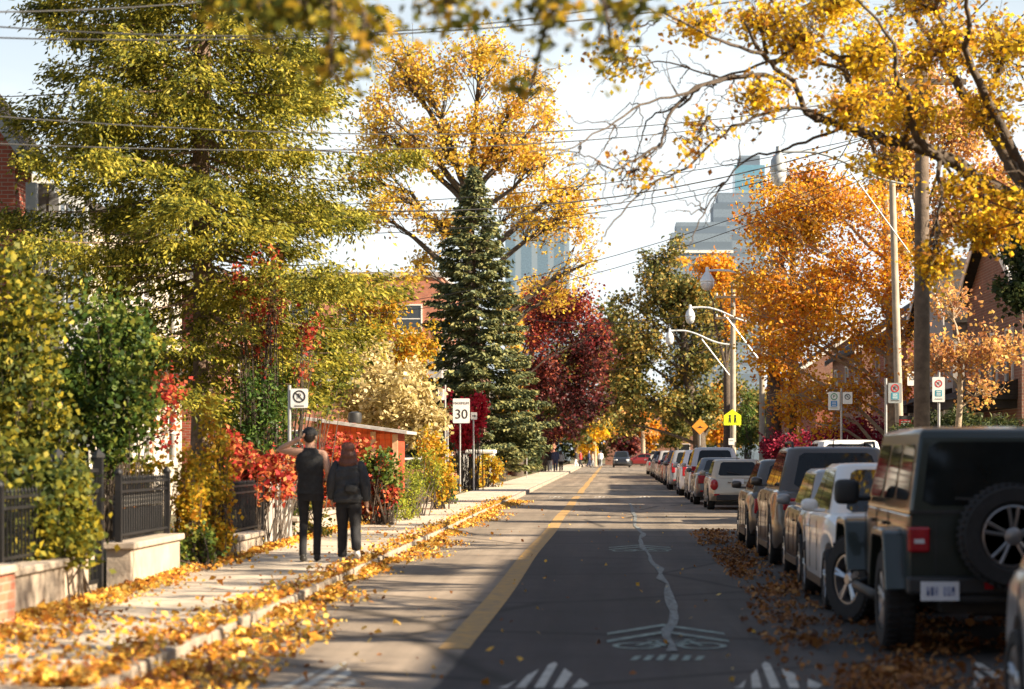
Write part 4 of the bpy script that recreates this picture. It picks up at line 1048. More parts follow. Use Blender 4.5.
fallen('fallen_leaves', 'fallen leaves strewn over the front gardens behind the left walls', drift(r5, 5000, 26, 90, xf_y, lambda x, y: .12, 1.3), LM['fallen'], seed=5)
def xf_b(y, r): return r.uniform(4.45, 9), .6
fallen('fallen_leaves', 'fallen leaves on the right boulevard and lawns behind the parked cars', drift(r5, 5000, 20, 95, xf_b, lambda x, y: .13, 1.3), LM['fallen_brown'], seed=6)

# ------------------------------------------------------------------ houses
def house(name, label, x0, x1, y0, y1, eave, ridge, wall, roof, axis='y', z0=.1, over=.35, windows=(), doors=(), chimney=None, gablem=None, trim='trim_white'):
    """box house with a pitched roof; axis = direction of its ridge. windows: (face, u, z, w, h) with face in 'W','E','S' and u the world coordinate along it"""
    root = thing(name, label, 'house', ((x0+x1)/2, (y0+y1)/2, z0)); off = ((x0+x1)/2, (y0+y1)/2, z0)
    mb = MB(); mb.box(x0, x1, y0, y1, z0-.1, eave)
    xm, ym = (x0+x1)/2, (y0+y1)/2
    if ridge > eave:
        if axis == 'y':
            for y, s in ((y0, 1), (y1, -1)): mb.add([(x0,y,eave),(x1,y,eave),(xm,y,ridge),(x0,y+s*.1,eave),(x1,y+s*.1,eave),(xm,y+s*.1,ridge)], [(0,1,2),(3,5,4),(0,2,5,3),(1,4,5,2)])
        else:
            for x, s in ((x0, 1), (x1, -1)): mb.add([(x,y0,eave),(x,y1,eave),(x,ym,ridge),(x+s*.1,y0,eave),(x+s*.1,y1,eave),(x+s*.1,ym,ridge)], [(0,1,2),(3,5,4),(0,2,5,3),(1,4,5,2)])
    mb.build('wall', M[wall], root, off=off)
    mb = MB(); th = .16; fbs = []
    if ridge > eave:
        if axis == 'y':
            sl = (ridge-eave)/(xm-x0)
            for s, xe in ((-1, x0-over), (1, x1+over)):
                ze = eave-over*sl
                mb.add([(xe,y0-over,ze+.03),(xe,y1+over,ze+.03),(xm,y1+over,ridge+.03),(xm,y0-over,ridge+.03),(xe,y0-over,ze+th+.03),(xe,y1+over,ze+th+.03),(xm,y1+over,ridge+th+.03),(xm,y0-over,ridge+th+.03)],
                       [(0,1,2,3),(4,7,6,5),(0,4,5,1),(1,5,6,2),(3,2,6,7),(0,3,7,4)])
                for y in (y0-over-.035, y1+over+.004):
                    fb = MB(); fbs.append(fb); fb.add([(xe,y,ze-.06),(xe,y,ze+th+.05),(xm,y,ridge+th+.05),(xm,y,ridge-.06),(xe,y+.03,ze-.06),(xe,y+.03,ze+th+.05),(xm,y+.03,ridge+th+.05),(xm,y+.03,ridge-.06)], [(0,1,2,3),(4,7,6,5),(0,3,7,4),(1,5,6,2),(0,4,5,1),(3,2,6,7)])
        else:
            sl = (ridge-eave)/(ym-y0)
            for ye in (y0-over, y1+over):
                ze = eave-over*sl
                mb.add([(x0-over,ye,ze+.03),(x1+over,ye,ze+.03),(x1+over,ym,ridge+.03),(x0-over,ym,ridge+.03),(x0-over,ye,ze+th+.03),(x1+over,ye,ze+th+.03),(x1+over,ym,ridge+th+.03),(x0-over,ym,ridge+th+.03)],
                       [(0,1,2,3),(4,7,6,5),(0,4,5,1),(1,5,6,2),(3,2,6,7),(0,3,7,4)])
                for x in (x0-over-.035, x1+over+.004):
                    fb = MB(); fbs.append(fb); fb.add([(x,ye,ze-.06),(x,ye,ze+th+.05),(x,ym,ridge+th+.05),(x,ym,ridge-.06),(x+.03,ye,ze-.06),(x+.03,ye,ze+th+.05),(x+.03,ym,ridge+th+.05),(x+.03,ym,ridge-.06)], [(0,1,2,3),(4,7,6,5),(0,3,7,4),(1,5,6,2),(0,4,5,1),(3,2,6,7)])
    else:
        mb.box(x0-.12, x1+.12, y0-.12, y1+.12, eave+.003, eave+.3)
    rf = mb.build('roof', M[roof], root, off=off)
    for fb in fbs: fb.build('bargeboard', M[trim], rf, off=off)
    if chimney:
        mb = MB(); cx, cy, ct = chimney; mb.box(cx-.35,cx+.35,cy-.45,cy+.45,eave,ct); mb.box(cx-.41,cx+.41,cy-.51,cy+.51,ct+.002,ct+.12); mb.build('chimney', M[wall], rf, off=off)
    def opening(face, u, z, w, h, kind='window', framem=trim):
        mb = MB(); pn = MB(); f = .07
        def bx(m_, u0, u1, a, b, d0, d1):
            if face == 'E': m_.box(x1+d0, x1+d1, u0, u1, a, b)
            elif face == 'W': m_.box(x0-d1, x0-d0, u0, u1, a, b)
            else: m_.box(u0, u1, y0-d1, y0-d0, a, b)
        bx(mb, u-w/2-f, u-w/2, z-f, z+h+f, -.02, .06); bx(mb, u+w/2, u+w/2+f, z-f, z+h+f, -.02, .06)
        bx(mb, u-w/2, u+w/2, z+h, z+h+f, -.02, .06); bx(mb, u-w/2-.12, u+w/2+.12, z-f-.05, z-f, -.02, .10); bx(mb, u-w/2, u+w/2, z-f, z, -.02, .055)
        if kind == 'window': bx(mb, u-w/2, u+w/2, z+h*.5-.025, z+h*.5+.025, -.02, .04)
        fr = mb.build(kind if kind == 'window' else 'door_frame', M[framem], root, off=off)
        bx(pn, u-w/2+.002, u+w/2-.002, z+.002, z+h-.002, -.02, .012)
        pn.build('pane' if kind == 'window' else 'door', M['pane'] if kind == 'window' else M['trim_dark'], fr, off=off)
    for w_ in windows: opening(*w_)
    for w_ in doors: opening(*w_, kind='door')
    return root, off
def porch(root, off, x0, x1, y0, y1, z_deck, z_roof, cols, m='trim_white', roof='roof'):
    mb = MB(); mb.box(x0,x1,y0,y1,.1,z_deck); mb.build('porch_deck', M['concrete'], root, off=off)
    mb = MB(); mb.box(x0-.15,x1+.004,y0-.15,y1+.15,z_roof,z_roof+.22); mb.add([(x0-.25,y0-.25,z_roof+.223),(x1-.003,y0-.25,z_roof+.223),(x1-.003,y1+.25,z_roof+.223),(x0-.25,y1+.25,z_roof+.223),(x1-.003,y0-.25,z_roof+.75),(x1-.003,y1+.25,z_roof+.75)], [(0,3,2,1),(0,1,4),(3,5,2),(0,4,5,3),(1,2,5,4)])
    mb.build('porch_roof', M[roof], root, off=off)
    for y in cols:
        mb = MB(); xc = x0+.12
        mb.box(xc-.16,xc+.16,y-.16,y+.16,z_deck+.002,z_deck+.18); mb.tube([(xc,y,z_deck+.17),(xc,y,z_roof-.12)], [.12,.10], 12); mb.box(xc-.15,xc+.15,y-.15,y+.15,z_roof-.13,z_roof-.002)
        mb.build('column', M[m], root, smooth=40, off=off)
# left side: brick gable with a grey bay, then a white-sided house behind the big conifer
h1, o1 = house('brick_house', 'red brick house with a steep gable and grey painted bay at the left edge', -20, -11.7, 45, 46.3, 7.65, 13.4, 'red_brick', 'roof', 'y', over=.42, trim='trim_grey',
    windows=(('S', -13.8, 4.6, 1.0, 1.6), ('S', -13.8, 1.2, 1.0, 1.6), ('S', -16.5, 4.6, 1.0, 1.6)))
mb = MB(); mb.box(-20,-11.4,46.9,49.6,.1,7.1); mb.build('bay', M['trim_grey'], h1, off=o1)
for y in (47.4, 48.25, 49.1):
    mb = MB(); mb.box(-11.402,-11.38,y-.33,y+.33,4.4,6.8); b_ = mb.build('bay_window', M['trim_dark'], h1, off=o1)
    mb = MB(); mb.box(-11.381,-11.372,y-.27,y+.27,4.48,6.72); mb.build('pane', M['pane'], b_, off=o1)
for y in (45.12, 46.98, 49.5):
    mb = MB(); mb.box(-11.5,-11.3,y-.1,y+.1,.1,6.9); mb.build('corner_post', M['trim_grey'], h1, off=o1)
h2, o2 = house('white_house', 'white sided house with brown pitched roof seen through the tall conifer', -20, -12, 50.4, 64, 7.2, 8.9, 'stucco_white', 'roof', 'y', over=.4,
    windows=tuple(('E', y, z, .9, 1.5) for y in (52.2,55.5,59,62.3) for z in (1.4,4.8)), chimney=(-16, 56, 10.2))
porch(h2, o2, -11.997, -10.6, 54, 60, .5, 3.3, (54.3,57,59.7))
h3, o3 = house('brick_house', 'red brick house set back behind the cream flowering tree', -20, -11.5, 68, 80, 6.0, 8.4, 'red_brick', 'roof', 'y', windows=tuple(('E', y, z, 1.0, 1.5) for y in (70,74,78) for z in (1.2,4.0)))
h4, o4 = house('apartment_block', 'flat roofed orange brick block with grey lower storeys beyond the yellow maple', -24, -9.7, 130, 150, 11.5, 11.5, 'orange_brick', 'roof_flat',
    windows=tuple(('S', x, z, 1.5, 1.5) for x in (-20.5,-17.5,-14.5,-11.6) for z in (1.3,4.4,8.4)) + tuple(('E', y, z, 1.5, 1.5) for y in (133,138,143,147) for z in (1.3,4.4,8.4)))
h4['category'] = 'apartment block'
mb = MB(); mb.box(-24.02,-9.68,129.97,150.02,5.6,7.9); mb.build('grey_band', M['stucco_grey'], h4, off=o4)
house('row_house', 'tan brick row house beyond the tall spruce on the left', -20, -9.3, 160, 176, 7.5, 10.5, 'brown_brick', 'roof', 'y', windows=tuple(('E', y, z, 1.2, 1.6) for y in (163,168,173) for z in (1.2,4.4)))
# right side; the nearest three stand just outside the frame and shade the roadway
for i, (a, b, e, rg, m_, lab) in enumerate(((2, 14.8, 6.3, 9.2, 'brown_brick', 'brown brick house on the right nearest the camera'), (16, 29.2, 6.4, 9.3, 'red_brick', 'red brick house on the right behind the boxy vehicle'), (30.2, 43.6, 6.3, 9.2, 'brown_brick', 'brown brick house on the right just before the sunlit gap'))):
    house('brick_house', lab, 10, 18, a, b, e, rg, m_, 'roof', 'y', windows=tuple(('W', y, z, 1.0, 1.6) for y in (a+2.5, a+6.2, a+10) for z in (1.2,4.0)))
hA, oA = house('brick_house', 'brown brick house with white columned porch at the right edge', 10.4, 18, 58.5, 67.5, 6.0, 8.0, 'brown_brick', 'roof', 'x', over=.3,
    windows=(('W', 60.2, 3.4, .9, 1.4), ('W', 62.6, 3.4, .9, 1.4), ('W', 65.6, 3.4, .9, 1.4), ('W', 65.6, 1.2, 1.0, 1.5), ('S', 12, 3.4, .9, 1.4), ('S', 12, 1.1, .9, 1.5)), doors=(('W', 62, .5, .95, 2.1),))
porch(hA, oA, 8.9, 10.397, 59.3, 66.8, .5, 2.75, (59.6,61.6,63.9,66.4))
hB, oB = house('stucco_house', 'grey stucco house with a gable facing the street behind the wooden pole', 10.2, 18, 69, 78, 5.6, 7.6, 'stucco_grey', 'roof', 'x', over=.3,
    windows=(('W', 71, 3.6, .9, 1.5), ('W', 75.5, 3.6, .9, 1.5), ('W', 71, 1.1, .9, 1.5), ('S', 11.2, 3.6, .8, 1.5), ('S', 13.5, 3.6, .8, 1.5), ('S', 11.5, 1.1, .9, 1.6)), doors=(('W', 75, .5, 1.0, 2.1),))
porch(hB, oB, 9.0, 10.197, 69.4, 74, .5, 2.8, (69.7,73.7))
for a, b, m_, lab in ((82,93,'red_brick','red brick house behind the orange maples'), (97,110,'brown_brick','brown brick house beyond the third lamp pole'), (119,130,'red_brick','red brick house behind the school sign pole'), (137,152,'brown_brick','brown brick house on the far right of the street')):
    house('brick_house', lab, 10.5, 18, a, b, 6.0 if a != 119 else 4.4, 8.6 if a != 119 else 6.2, m_, 'roof', 'y', windows=tuple(('W', y, z, 1.0, 1.5) for y in (a+2, a+6, b-2) for z in (1.2,3.9)))
house('gabled_house', 'brown gabled house closing the view at the end of the street', -1, 12, 292, 302, 4.2, 7.6, 'brown_brick', 'roof', 'y', windows=tuple(('S', x, z, 1.4, 1.6) for x in (1.5,5,9) for z in (1,)), trim='trim_white')
house('brick_house', 'orange brick house at the far left end of the street', -22, -7, 270, 285, 6.5, 9.5, 'orange_brick', 'roof', 'x', windows=tuple(('S', x, z, 1.4, 1.6) for x in (-19,-15,-10) for z in (1.2,4)))
def tower(name, label, x0, x1, y0, y1, h, m, crown=None):
    root = thing(name, label, 'tower', ((x0+x1)/2, (y0+y1)/2, 0)); off = ((x0+x1)/2, (y0+y1)/2, 0)
    mb = MB(); mb.box(x0,x1,y0,y1,-.03,h); mb.build('facade', M[m], root, off=off)
    mb = MB(); mb.box(x0+1,x1-1,y0+1,y1-1,h+.01,h+2.2); mb.build('roof_plant', M['tower_grey'], root, off=off)
    if crown:
        mb = MB(); mb.box(x0-.3,x1+.3,y0-.3,y1+.3,h-crown,h-crown+.5); mb.build('cornice', M['trim_white'], root, off=off)
tower('office_tower', 'pale blue glass office slab rising behind the yellow maple', -19.7, -8, 420, 436, 42, 'tower_glass')
tower('office_tower', 'tall blue tower at the right, highest of the far towers', 26.5, 33, 500, 510, 64, 'tower_blue')
tower('apartment_tower', 'grey banded apartment tower in front of the tall blue tower', 20.5, 30, 470, 484, 52.5, 'tower_grey')
tower('apartment_tower', 'wide low grey tower with pale cornice left of the lamp globes', 11.5, 23.5, 455, 468, 45, 'tower_grey', 4)
# ------------------------------------------------------------------ helpers for placing
def B(px, py, rpx, rpy, Y, depth=None, dx=0):
    x, y, z = W(px, py, Y); k = Y/F_PX
    return (x+dx, y, z, rpx*k, depth if depth else rpx*k, rpy*k)
# ------------------------------------------------------------------ garden walls and fences on the left
def block_wall(label, y0, y1, h, x=-5.3, th=.28, w_end=None):
    root = thing('block_wall', label, 'wall', (x, (y0+y1)/2, .1), 0, 'low garden walls along the left pavement'); off = (x, (y0+y1)/2, .1)
    mb = MB(); n = max(2, int(round((y1-y0)/.62)))
    for k in range(n):
        a, b = y0+(y1-y0)*k/n, y0+(y1-y0)*(k+1)/n
        mb.box(x-th, x, a+.006, b-.006, .08, h)
    mb.box(x-th+.02, x-.015, y0+.02, y1-.02, .08, h-.004)
    mb.build('blocks', M['block'], root, bevel=.012, off=off)
    mb = MB(); mb.box(x-th-.06, x+.05, y0-.05, y1+.05, h+.001, h+.075); mb.build('coping', M['cap'], root, bevel=.015, off=off)
    return root
block_wall('pale concrete block wall under the yellow-green shrub, nearest of the low walls', 20.3, 23.25, .52)
block_wall('pale block wall carrying the slatted black fence beside the gate', 25.3, 28.15, .55)
block_wall('short low block wall below the iron fence and red leaves', 32.4, 34.7, .36)
block_wall('low block wall beyond the leaning grey boards', 39.5, 47, .42, -5.45)
structure(slab('garden_bed', -10, -5.62, 15, 23.2, -.02, .48, M['soil']))
structure(slab('garden_bed', -10, -5.62, 25.35, 35.5, -.02, .42, M['soil']))
root = thing('brick_post', 'rust brown brick gate post at the bottom left edge', 'post', (-5.42, 19.7, .1))
mb = MB(); mb.box(-.22,.22,-.3,.3,0,.48); mb.build('shaft', M['orange_brick'], root)
mb = MB(); mb.box(-.27,.27,-.35,.35,.481,.55); mb.build('coping', M['cap'], root, bevel=.012)
def iron_fence(label, x, y0, y1, z0, z1, step=.13, screen=False, name='iron_fence', posts=True):
    root = thing(name, label, 'fence', (x, (y0+y1)/2, z0)); off = (x, (y0+y1)/2, z0)
    mb = MB(); y = y0
    while y <= y1+.001:
        mb.box(x-.009, x+.009, y-.009, y+.009, z0+.04, z1-.02); mb.lathe([(.0,z1+.05),(.014,z1+.01),(.011,z1-.03)], 'z', (x, y, 0), 6); y += step
    mb.build('pickets', M['black_iron'], root, off=off)
    mb = MB()
    for z in (z0+.08, z1-.14, z1-.04): mb.box(x-.018, x+.018, y0, y1, z-.014, z+.014)
    mb.build('rails', M['black_iron'], root, off=off)
    if posts:
        for y in (y0, y1):
            mb = MB(); mb.box(x-.035,x+.035,y-.035,y+.035,z0,z1+.06); mb.lathe([(.05,z1+.06),(.05,z1+.075),(.035,z1+.10),(0,z1+.13)], 'z', (x,y,0), 10); mb.build('post', M['black_iron'], root, off=off)
    if screen:
        mb = MB(); mb.box(x-.07, x-.05, y0+.04, y1-.04, z0+.38, z1-.17); mb.build('screen', M['mesh_screen'], root, off=off)
        mb = MB(); mb.box(x-.075, x-.05, y0+.04, y1-.04, z0+.06, z0+.36); mb.build('lower_panel', M['trim_dark'], root, off=off)
    return root
iron_fence('black iron fence with slatted screen panel on the middle block wall', -5.45, 25.35, 28.1, .62, 1.32, screen=True)
iron_fence('black iron fence behind the nearest shrub on the first block wall', -5.47, 20.5, 23.2, .58, 1.25)
iron_fence('thin black iron fence in front of the red leaves and no parking sign', -5.5, 32.3, 36.0, .40, 1.16, .14)
g = thing('garden_gate', 'black iron gate with slatted screen between the two block walls', 'gate', (-5.62, 24.25, .1))
mb = MB()
for k in range(9): mb.box(-.009,.009,-.86+k*.2,-.842+k*.2,.12,1.30)
for z in (.12,.62,1.1,1.32): mb.box(-.02,.02,-.93,.80,z-.02,z+.02)
mb.build('bars', M['black_iron'], g)
mb = MB(); mb.box(-.03,-.024,-.85,.72,.64,1.09); mb.build('screen', M['mesh_screen'], g)
for y in (-.97,.86):
    mb = MB(); mb.box(-.05,.05,y-.05,y+.05,0,1.46); mb.lathe([(.075,1.46),(.075,1.49),(.0,1.56)], 'z', (0,y,0), 4); mb.build('gate_post', M['black_iron'], g)
sl = structure(slab('garden_step', -6.4, -5.62, 23.3, 25.25, .0, .2, M['concrete']))
w = thing('board_fence', 'weathered grey board fence leaning beside the no parking sign', 'fence', (-5.55, 37.6, .1)); rr = random.Random(5)
mb = MB()
for k in range(15):
    mb.cbox((.02*rr.random()+.10*(k%3)/3, -1.45+k*.2, .52+.03*rr.random()), (.025,.17,1.05+.12*rr.random()), (rr.uniform(-.10,.06), rr.uniform(-.10,.02), 0))
mb.build('boards', M['grey_wood'], w)
mb = MB(); mb.box(-.06,-.02,-1.5,1.5,.3,.38); mb.box(-.08,-.04,-1.5,1.5,.78,.86); mb.build('rails', M['grey_wood'], w)
# ---- red shed
s = thing('garden_shed', 'orange red wooden shed with a flat sloping grey roof behind the walkers', 'shed', (-6.7, 60, .1))
mb = MB(); mb.add([(-1.15,0,0),(1.05,0,0),(1.05,2.4,0),(-1.15,2.4,0),(-1.15,0,2.32),(1.05,0,2.02),(1.05,2.4,2.02),(-1.15,2.4,2.32)], [(0,3,2,1),(4,5,6,7),(0,1,5,4),(1,2,6,5),(2,3,7,6),(3,0,4,7)]); mb.build('wall', M['shed_red'], s)
mb = MB(); mb.add([(-1.45,-.35,2.37),(1.35,-.35,1.985),(1.35,2.7,1.985),(-1.45,2.7,2.37),(-1.45,-.35,2.45),(1.35,-.35,2.065),(1.35,2.7,2.065),(-1.45,2.7,2.45)], [(0,3,2,1),(4,5,6,7),(0,1,5,4),(1,2,6,5),(2,3,7,6),(3,0,4,7)]); mb.build('roof', M['roof_flat'], s)
for x, zt in ((-1.10,2.28),(.45,2.05),(1.02,1.98)):
    mb = MB(); mb.box(x-.07,x+.07,-.09,-.004,0,zt); mb.build('post', M['shed_post'], s)
mb = MB(); mb.box(-1.1,1.02,-.06,-.003,1.86,2.0); mb.build('beam', M['shed_red'], s)
mb = MB(); mb.lathe([(.16,2.36),(.19,2.5),(.17,2.62),(.06,2.66)], 'z', (.0,.6,0), 12); tag(mb.build('planter_pot', M['plastic'], None, smooth=40, off=(0,0,0)), 'small black pot standing on the grey shed roof', 'pot').location = (-6.8,60,.03)
# ------------------------------------------------------------------ shrubs on the left
def BB(name, label, blobs, lm, n, leaf, seed, **kw):
    bx = (blobs[0][0], blobs[0][1]); return bush(name, label, bx, blobs, LM[lm], n, leaf, seed, **kw)
BB('leafy_shrub', 'yellow-green leafy shrub spilling over the nearest block wall', [B(48,508,42,50,22.6,.6), B(15,480,30,45,22.3,.6), B(70,545,20,28,22.3,.35), B(25,540,30,30,21.8,.4), B(60,490,34,34,23,.5), B(30,520,36,40,22,.45), B(78,520,18,40,22.8,.4)], 'yellow_green', 9800, .08, 31, n_twig=110)
BB('leafy_shrub', 'low green and orange plant at the foot of the brick post', [B(4,535,22,26,20.4,.3,dx=-.35)], 'lime', 700, .075, 32)
BB('grass_tuft', 'spiky green grass tuft hanging over the end of the nearest wall', [B(66,548,12,22,22.9,.25)], 'lime', 700, .10, 33, aspect=.18, cat='plant', hang=.2)
BB('hanging_vine', 'dense dark green vine hanging in a curtain beside the white house', [B(105,350,50,62,29,.7), B(120,410,40,45,28.6,.6), B(75,400,35,55,28.8,.6), B(130,340,25,50,29.3,.5)], 'vine', 11000, .085, 34, cat='vine', hang=.8, n_twig=90)
BB('tall_shrub', 'tall yellow-flecked green shrub in front of the brick house at the left edge', [B(22,330,45,60,27,.8), B(15,400,42,60,26.5,.8), B(55,440,30,40,26.5,.6), B(10,270,25,30,27,.5)], 'yellow_green', 9500, .09, 35, hang=.4, n_twig=90)
BB('columnar_shrub', 'golden yellow upright shrub at the end of the slatted fence, left of the pair', [B(190,505,15,48,29.6,.28), B(192,540,13,25,29.5,.25), B(188,465,10,25,29.6,.2)], 'golden', 3000, .065, 36, group='golden upright shrubs by the pavement')
BB('columnar_shrub', 'taller golden green upright shrub right of the shorter one, its tip above the fence', [B(216,480,16,60,31,.32), B(218,530,14,32,31,.3), B(210,425,12,32,31,.25)], 'golden', 3800, .065, 37, group='golden upright shrubs by the pavement')
BB('ivy', 'dark green ivy clump at the end of the slatted fence wall', [B(200,548,14,24,29.2,.2), B(178,552,10,20,28.4,.15)], 'vine', 900, .07, 38, cat='ivy')
BB('flowering_shrub', 'yellow and red autumn shrub behind the slatted black fence', [B(140,468,34,12,30,.4), B(125,500,30,30,29.5,.4)], 'golden', 1500, .085, 39)
BB('red_hedge', 'bright red creeper leaves over the iron fence beside the no parking sign', [B(245,470,24,24,35.4,.35), B(275,468,20,22,36.4,.35), B(228,450,14,24,34.6,.3), B(300,470,14,26,38.5,.35)], 'red', 3800, .10, 40, cat='hedge')
BB('cedar_hedge', 'rounded dark green cedar behind the red leaves', [B(262,410,34,48,41,.9), B(250,455,26,30,41,.8)], 'thuja', 6500, .10, 41, cat='tree', aspect=.4)
BB('leafy_shrub', 'small bushes and weeds at the foot of the leaning boards', [B(310,520,22,26,40.5,.3), B(292,535,16,16,39.5,.25)], 'yellow_green', 900, .07, 42)
BB('red_hedge', 'dark red and green leaning hedge in front of the red shed', [B(376,488,22,34,47.5,.5), B(330,470,26,32,46.5,.5), B(350,450,26,18,47.5,.45)], 'red', 5200, .10, 43, cat='hedge')
BB('leafy_shrub', 'dark green leaves crowning the red hedge by the shed', [B(378,462,20,16,47.2,.35), B(392,485,10,26,47.5,.3)], 'vine', 1300, .10, 44)
BB('goldenrod', 'lime yellow goldenrod spilling toward the pavement past the red hedge', [B(408,490,18,30,52,.5), B(402,510,14,14,50,.4), B(425,470,18,24,55,.5)], 'lime', 3600, .085, 45, cat='plant', aspect=.35)
BB('leafy_shrub', 'golden orange shrub between the goldenrod and the signs', [B(440,478,15,24,60,.6), B(436,455,16,16,61,.5), B(428,440,14,14,59,.4)], 'golden', 2600, .10, 46)
BB('leafy_shrub', 'olive green shrub at the foot of the speed limit sign', [B(446,486,10,16,66,.5)], 'vine', 900, .10, 47)
tree('golden_tree', 'yellow-green leafy tree rising between the conifer and the spruce', 'tree', (-8.6, 82), [(-8.6,82,2),(-8.5,82,4)], .16,
     [B(378,330,26,34,82,1.4), B(355,300,26,34,82,1.4), B(405,350,26,30,82,1.3), B(390,300,16,20,82,1), B(345,350,30,34,82,1.3), B(428,340,14,26,83,.8), B(415,380,22,24,82,1)], LM['golden'], M['bark'], 6500, .15, 240, 50, cluster=.2, dens_shape=.8)
BB('climbing_vine', 'red creeper climbing into the lower branches of the tall conifer', [B(268,262,16,24,41,.35), B(262,310,14,30,41,.35), B(310,330,14,22,41,.35), B(240,280,10,20,40.5,.3)], 'red', 900, .10, 49, cat='vine')
BB('leafy_shrub', 'broad yellow-green shrub filling under the tall conifer behind the red leaves', [B(275,370,40,36,44,.9), B(340,355,32,34,45,.9), B(310,345,40,36,45,1), B(225,420,28,40,43,.8), B(262,350,40,30,44,.9), B(248,400,20,20,43,.6)], 'olive', 11000, .09, 48, hang=.3, n_twig=45)
tree('flowering_tree', 'cream blossomed spreading tree above the red shed', 'tree', (-6.9, 68), [(-6.9,68,1.2),(-6.8,68,2.2),(-6.7,68,3.2)], .12,
     [B(365,370,30,40,68,1.2), B(395,390,42,34,67,1.4), B(430,415,26,32,67,1.0), B(350,405,26,24,69,1.2), B(380,420,40,22,68,1.2), B(418,440,22,18,67,.8), B(335,380,20,26,70,1.0)], LM['cream'], M['bark_pale'], 12500, .15, 130, 51, cluster=.14, outer=.35, twig_r=.014)
BB('crimson_bush', 'vivid crimson bush directly behind the speed limit sign', [B(474,412,13,17,90,.7), B(462,428,18,12,90,.7), B(447,393,6,6,90,.3), B(480,400,8,8,90,.4)], 'crimson', 3200, .16, 52)
BB('orange_hedge', 'clipped orange brown hedge beyond the white planter', [B(503,446,15,8,118,.9), B(495,452,14,8,118,.9)], 'orange', 1900, .16, 53, cat='hedge')
BB('yellow_creeper', 'yellow creeper hanging over the small white planter wall', [B(488,462,14,8,98,.5), B(497,474,8,12,98,.4), B(478,474,8,14,96,.4)], 'golden', 1500, .14, 54, cat='plant')
p = thing('porch_wall', 'small white porch with a low curved roof behind yellow creeper', 'porch', (-5.75, 99, .1))
mb = MB(); mb.box(-.7,.65,0,2.0,1.45,1.62); mb.build('roof', M['trim_white'], p, bevel=.05)
for x in (-.6,-.05,.55):
    mb = MB(); mb.box(x-.11,x+.11,.05,.27,0,1.449); mb.build('pillar', M['trim_white'], p)
for i, (px, py, Y, c_, lab) in enumerate(((512,466,150,'burgundy','dark red bush beyond the orange hedge'), (530,462,158,'darkgreen','dark green bush near the far pedestrians'), (545,440,175,'burgundy','burgundy shrub hanging behind the far pedestrians'))):
    BB('leafy_shrub', lab, [B(px,py,12,12,Y,1.2), B(px-6,py-14,10,14,Y,1.0)], c_, 1600, .2, 60+i)
# ------------------------------------------------------------------ trees on the left
spruce('conifer', 'tall loose olive-yellow conifer towering over the left pavement', (-7.5, 42), 19.0, 3.35, 3.0, LM['spruce_olive'], M['bark_red'], 300, 240000, .115, 71, droop=.26, hang=.24, prof=.42, irregular=.30, tr=.22, asp=.36, low=.65, clumps=1500, tpow=.85)
spruce('blue_spruce', 'dense dark blue-green spruce with a pointed top left of centre', (-6.35, 105), 14.6, 3.3, 1.4, LM['spruce_blue'], M['bark_red'], 300, 60000, .26, 72, droop=.22, hang=.15, prof=.78, irregular=.10, tr=.2, asp=.4)
tree('yellow_maple', 'tall yellow maple with bare dark limbs rising behind the spruce', 'tree', (-7.2, 117), [(-7.2,117,4),(-7.1,117,8),(-7.3,117,11),(-7.3,117,14.5)], .42,
     [B(420,75,52,36,117,3), B(480,55,55,30,117,3), B(530,80,40,44,117,2.5), B(385,140,46,40,118,3), B(365,170,26,36,117,2), B(375,215,28,30,117,2), B(575,190,26,30,117,2), B(400,60,40,28,117,2.4), B(550,120,24,30,117,2), B(445,150,44,44,116,3), B(500,140,52,44,117,3), B(400,200,38,30,116,2.6), B(440,230,34,26,117,2.5), B(560,220,46,40,117,2.6), B(585,260,24,34,117,2), B(540,165,30,36,116,2.4), B(415,265,24,26,117,2), B(560,290,30,26,118,2), B(380,110,24,30,116,2), B(520,210,24,36,118,2)], LM['yellow_far'], M['bark'], 20000, .21, 620, 73, cluster=.30, dens_shape=.7, outer=.4, twig_r=.035, limb_r=.5)
tree('red_maple', 'burgundy red tree beyond the spruce left of the roadway', 'tree', (-5.9, 142), [(-5.8,142,2.5),(-5.4,142,5),(-5.0,142,8)], .3,
     [B(560,320,32,40,142,2.8), B(590,350,24,40,142,2.8), B(550,380,30,36,141,2.6), B(585,400,28,26,143,2.6), B(545,300,24,26,142,2.2), B(568,425,26,14,142,2)], LM['burgundy'], M['bark'], 13000, .24, 260, 74, cluster=.35, outer=.4, twig_r=.03)
tree('red_maple', 'bright crimson topped tree in front of the burgundy tree', 'tree', (-6.6, 136), [(-6.4,136,3),(-5.8,136,6)], .2,
     [B(548,300,22,22,136,1.8), B(578,305,20,22,136,1.8), B(538,330,16,24,136,1.6), B(598,330,12,18,136,1.2)], LM['redtop'], M['bark'], 3600, .2, 160, 78, cluster=.3, dens_shape=.9)
tree('amber_tree', 'amber and red flecked tree between the spruce and the burgundy tree', 'tree', (-7.0, 160), [(-7,160,4),(-6.8,160,8)], .3,
     [B(515,330,16,30,160,2), B(522,375,16,30,160,2), B(508,300,14,20,160,1.6), B(530,300,16,24,160,1.8), B(512,410,16,20,160,2)], LM['yellow_far'], M['bark'], 4200, .26, 160, 79, cluster=.35, dens_shape=.8)
tree('dark_maple', 'dark reddish green tree shading the left side of the far street', 'tree', (-6.2, 185), [(-6.1,185,3),(-5.4,185,6),(-5,185,9)], .35,
     [B(575,370,30,40,185,4), B(610,395,26,34,185,4), B(545,400,30,40,186,4), B(600,350,24,44,186,4), B(612,330,14,34,186,3), B(625,365,16,34,186,3), B(580,425,36,14,184,4)], LM['bronze'], M['bark'], 9000, .42, 130, 75, cluster=.5, outer=.4, twig_r=.04)
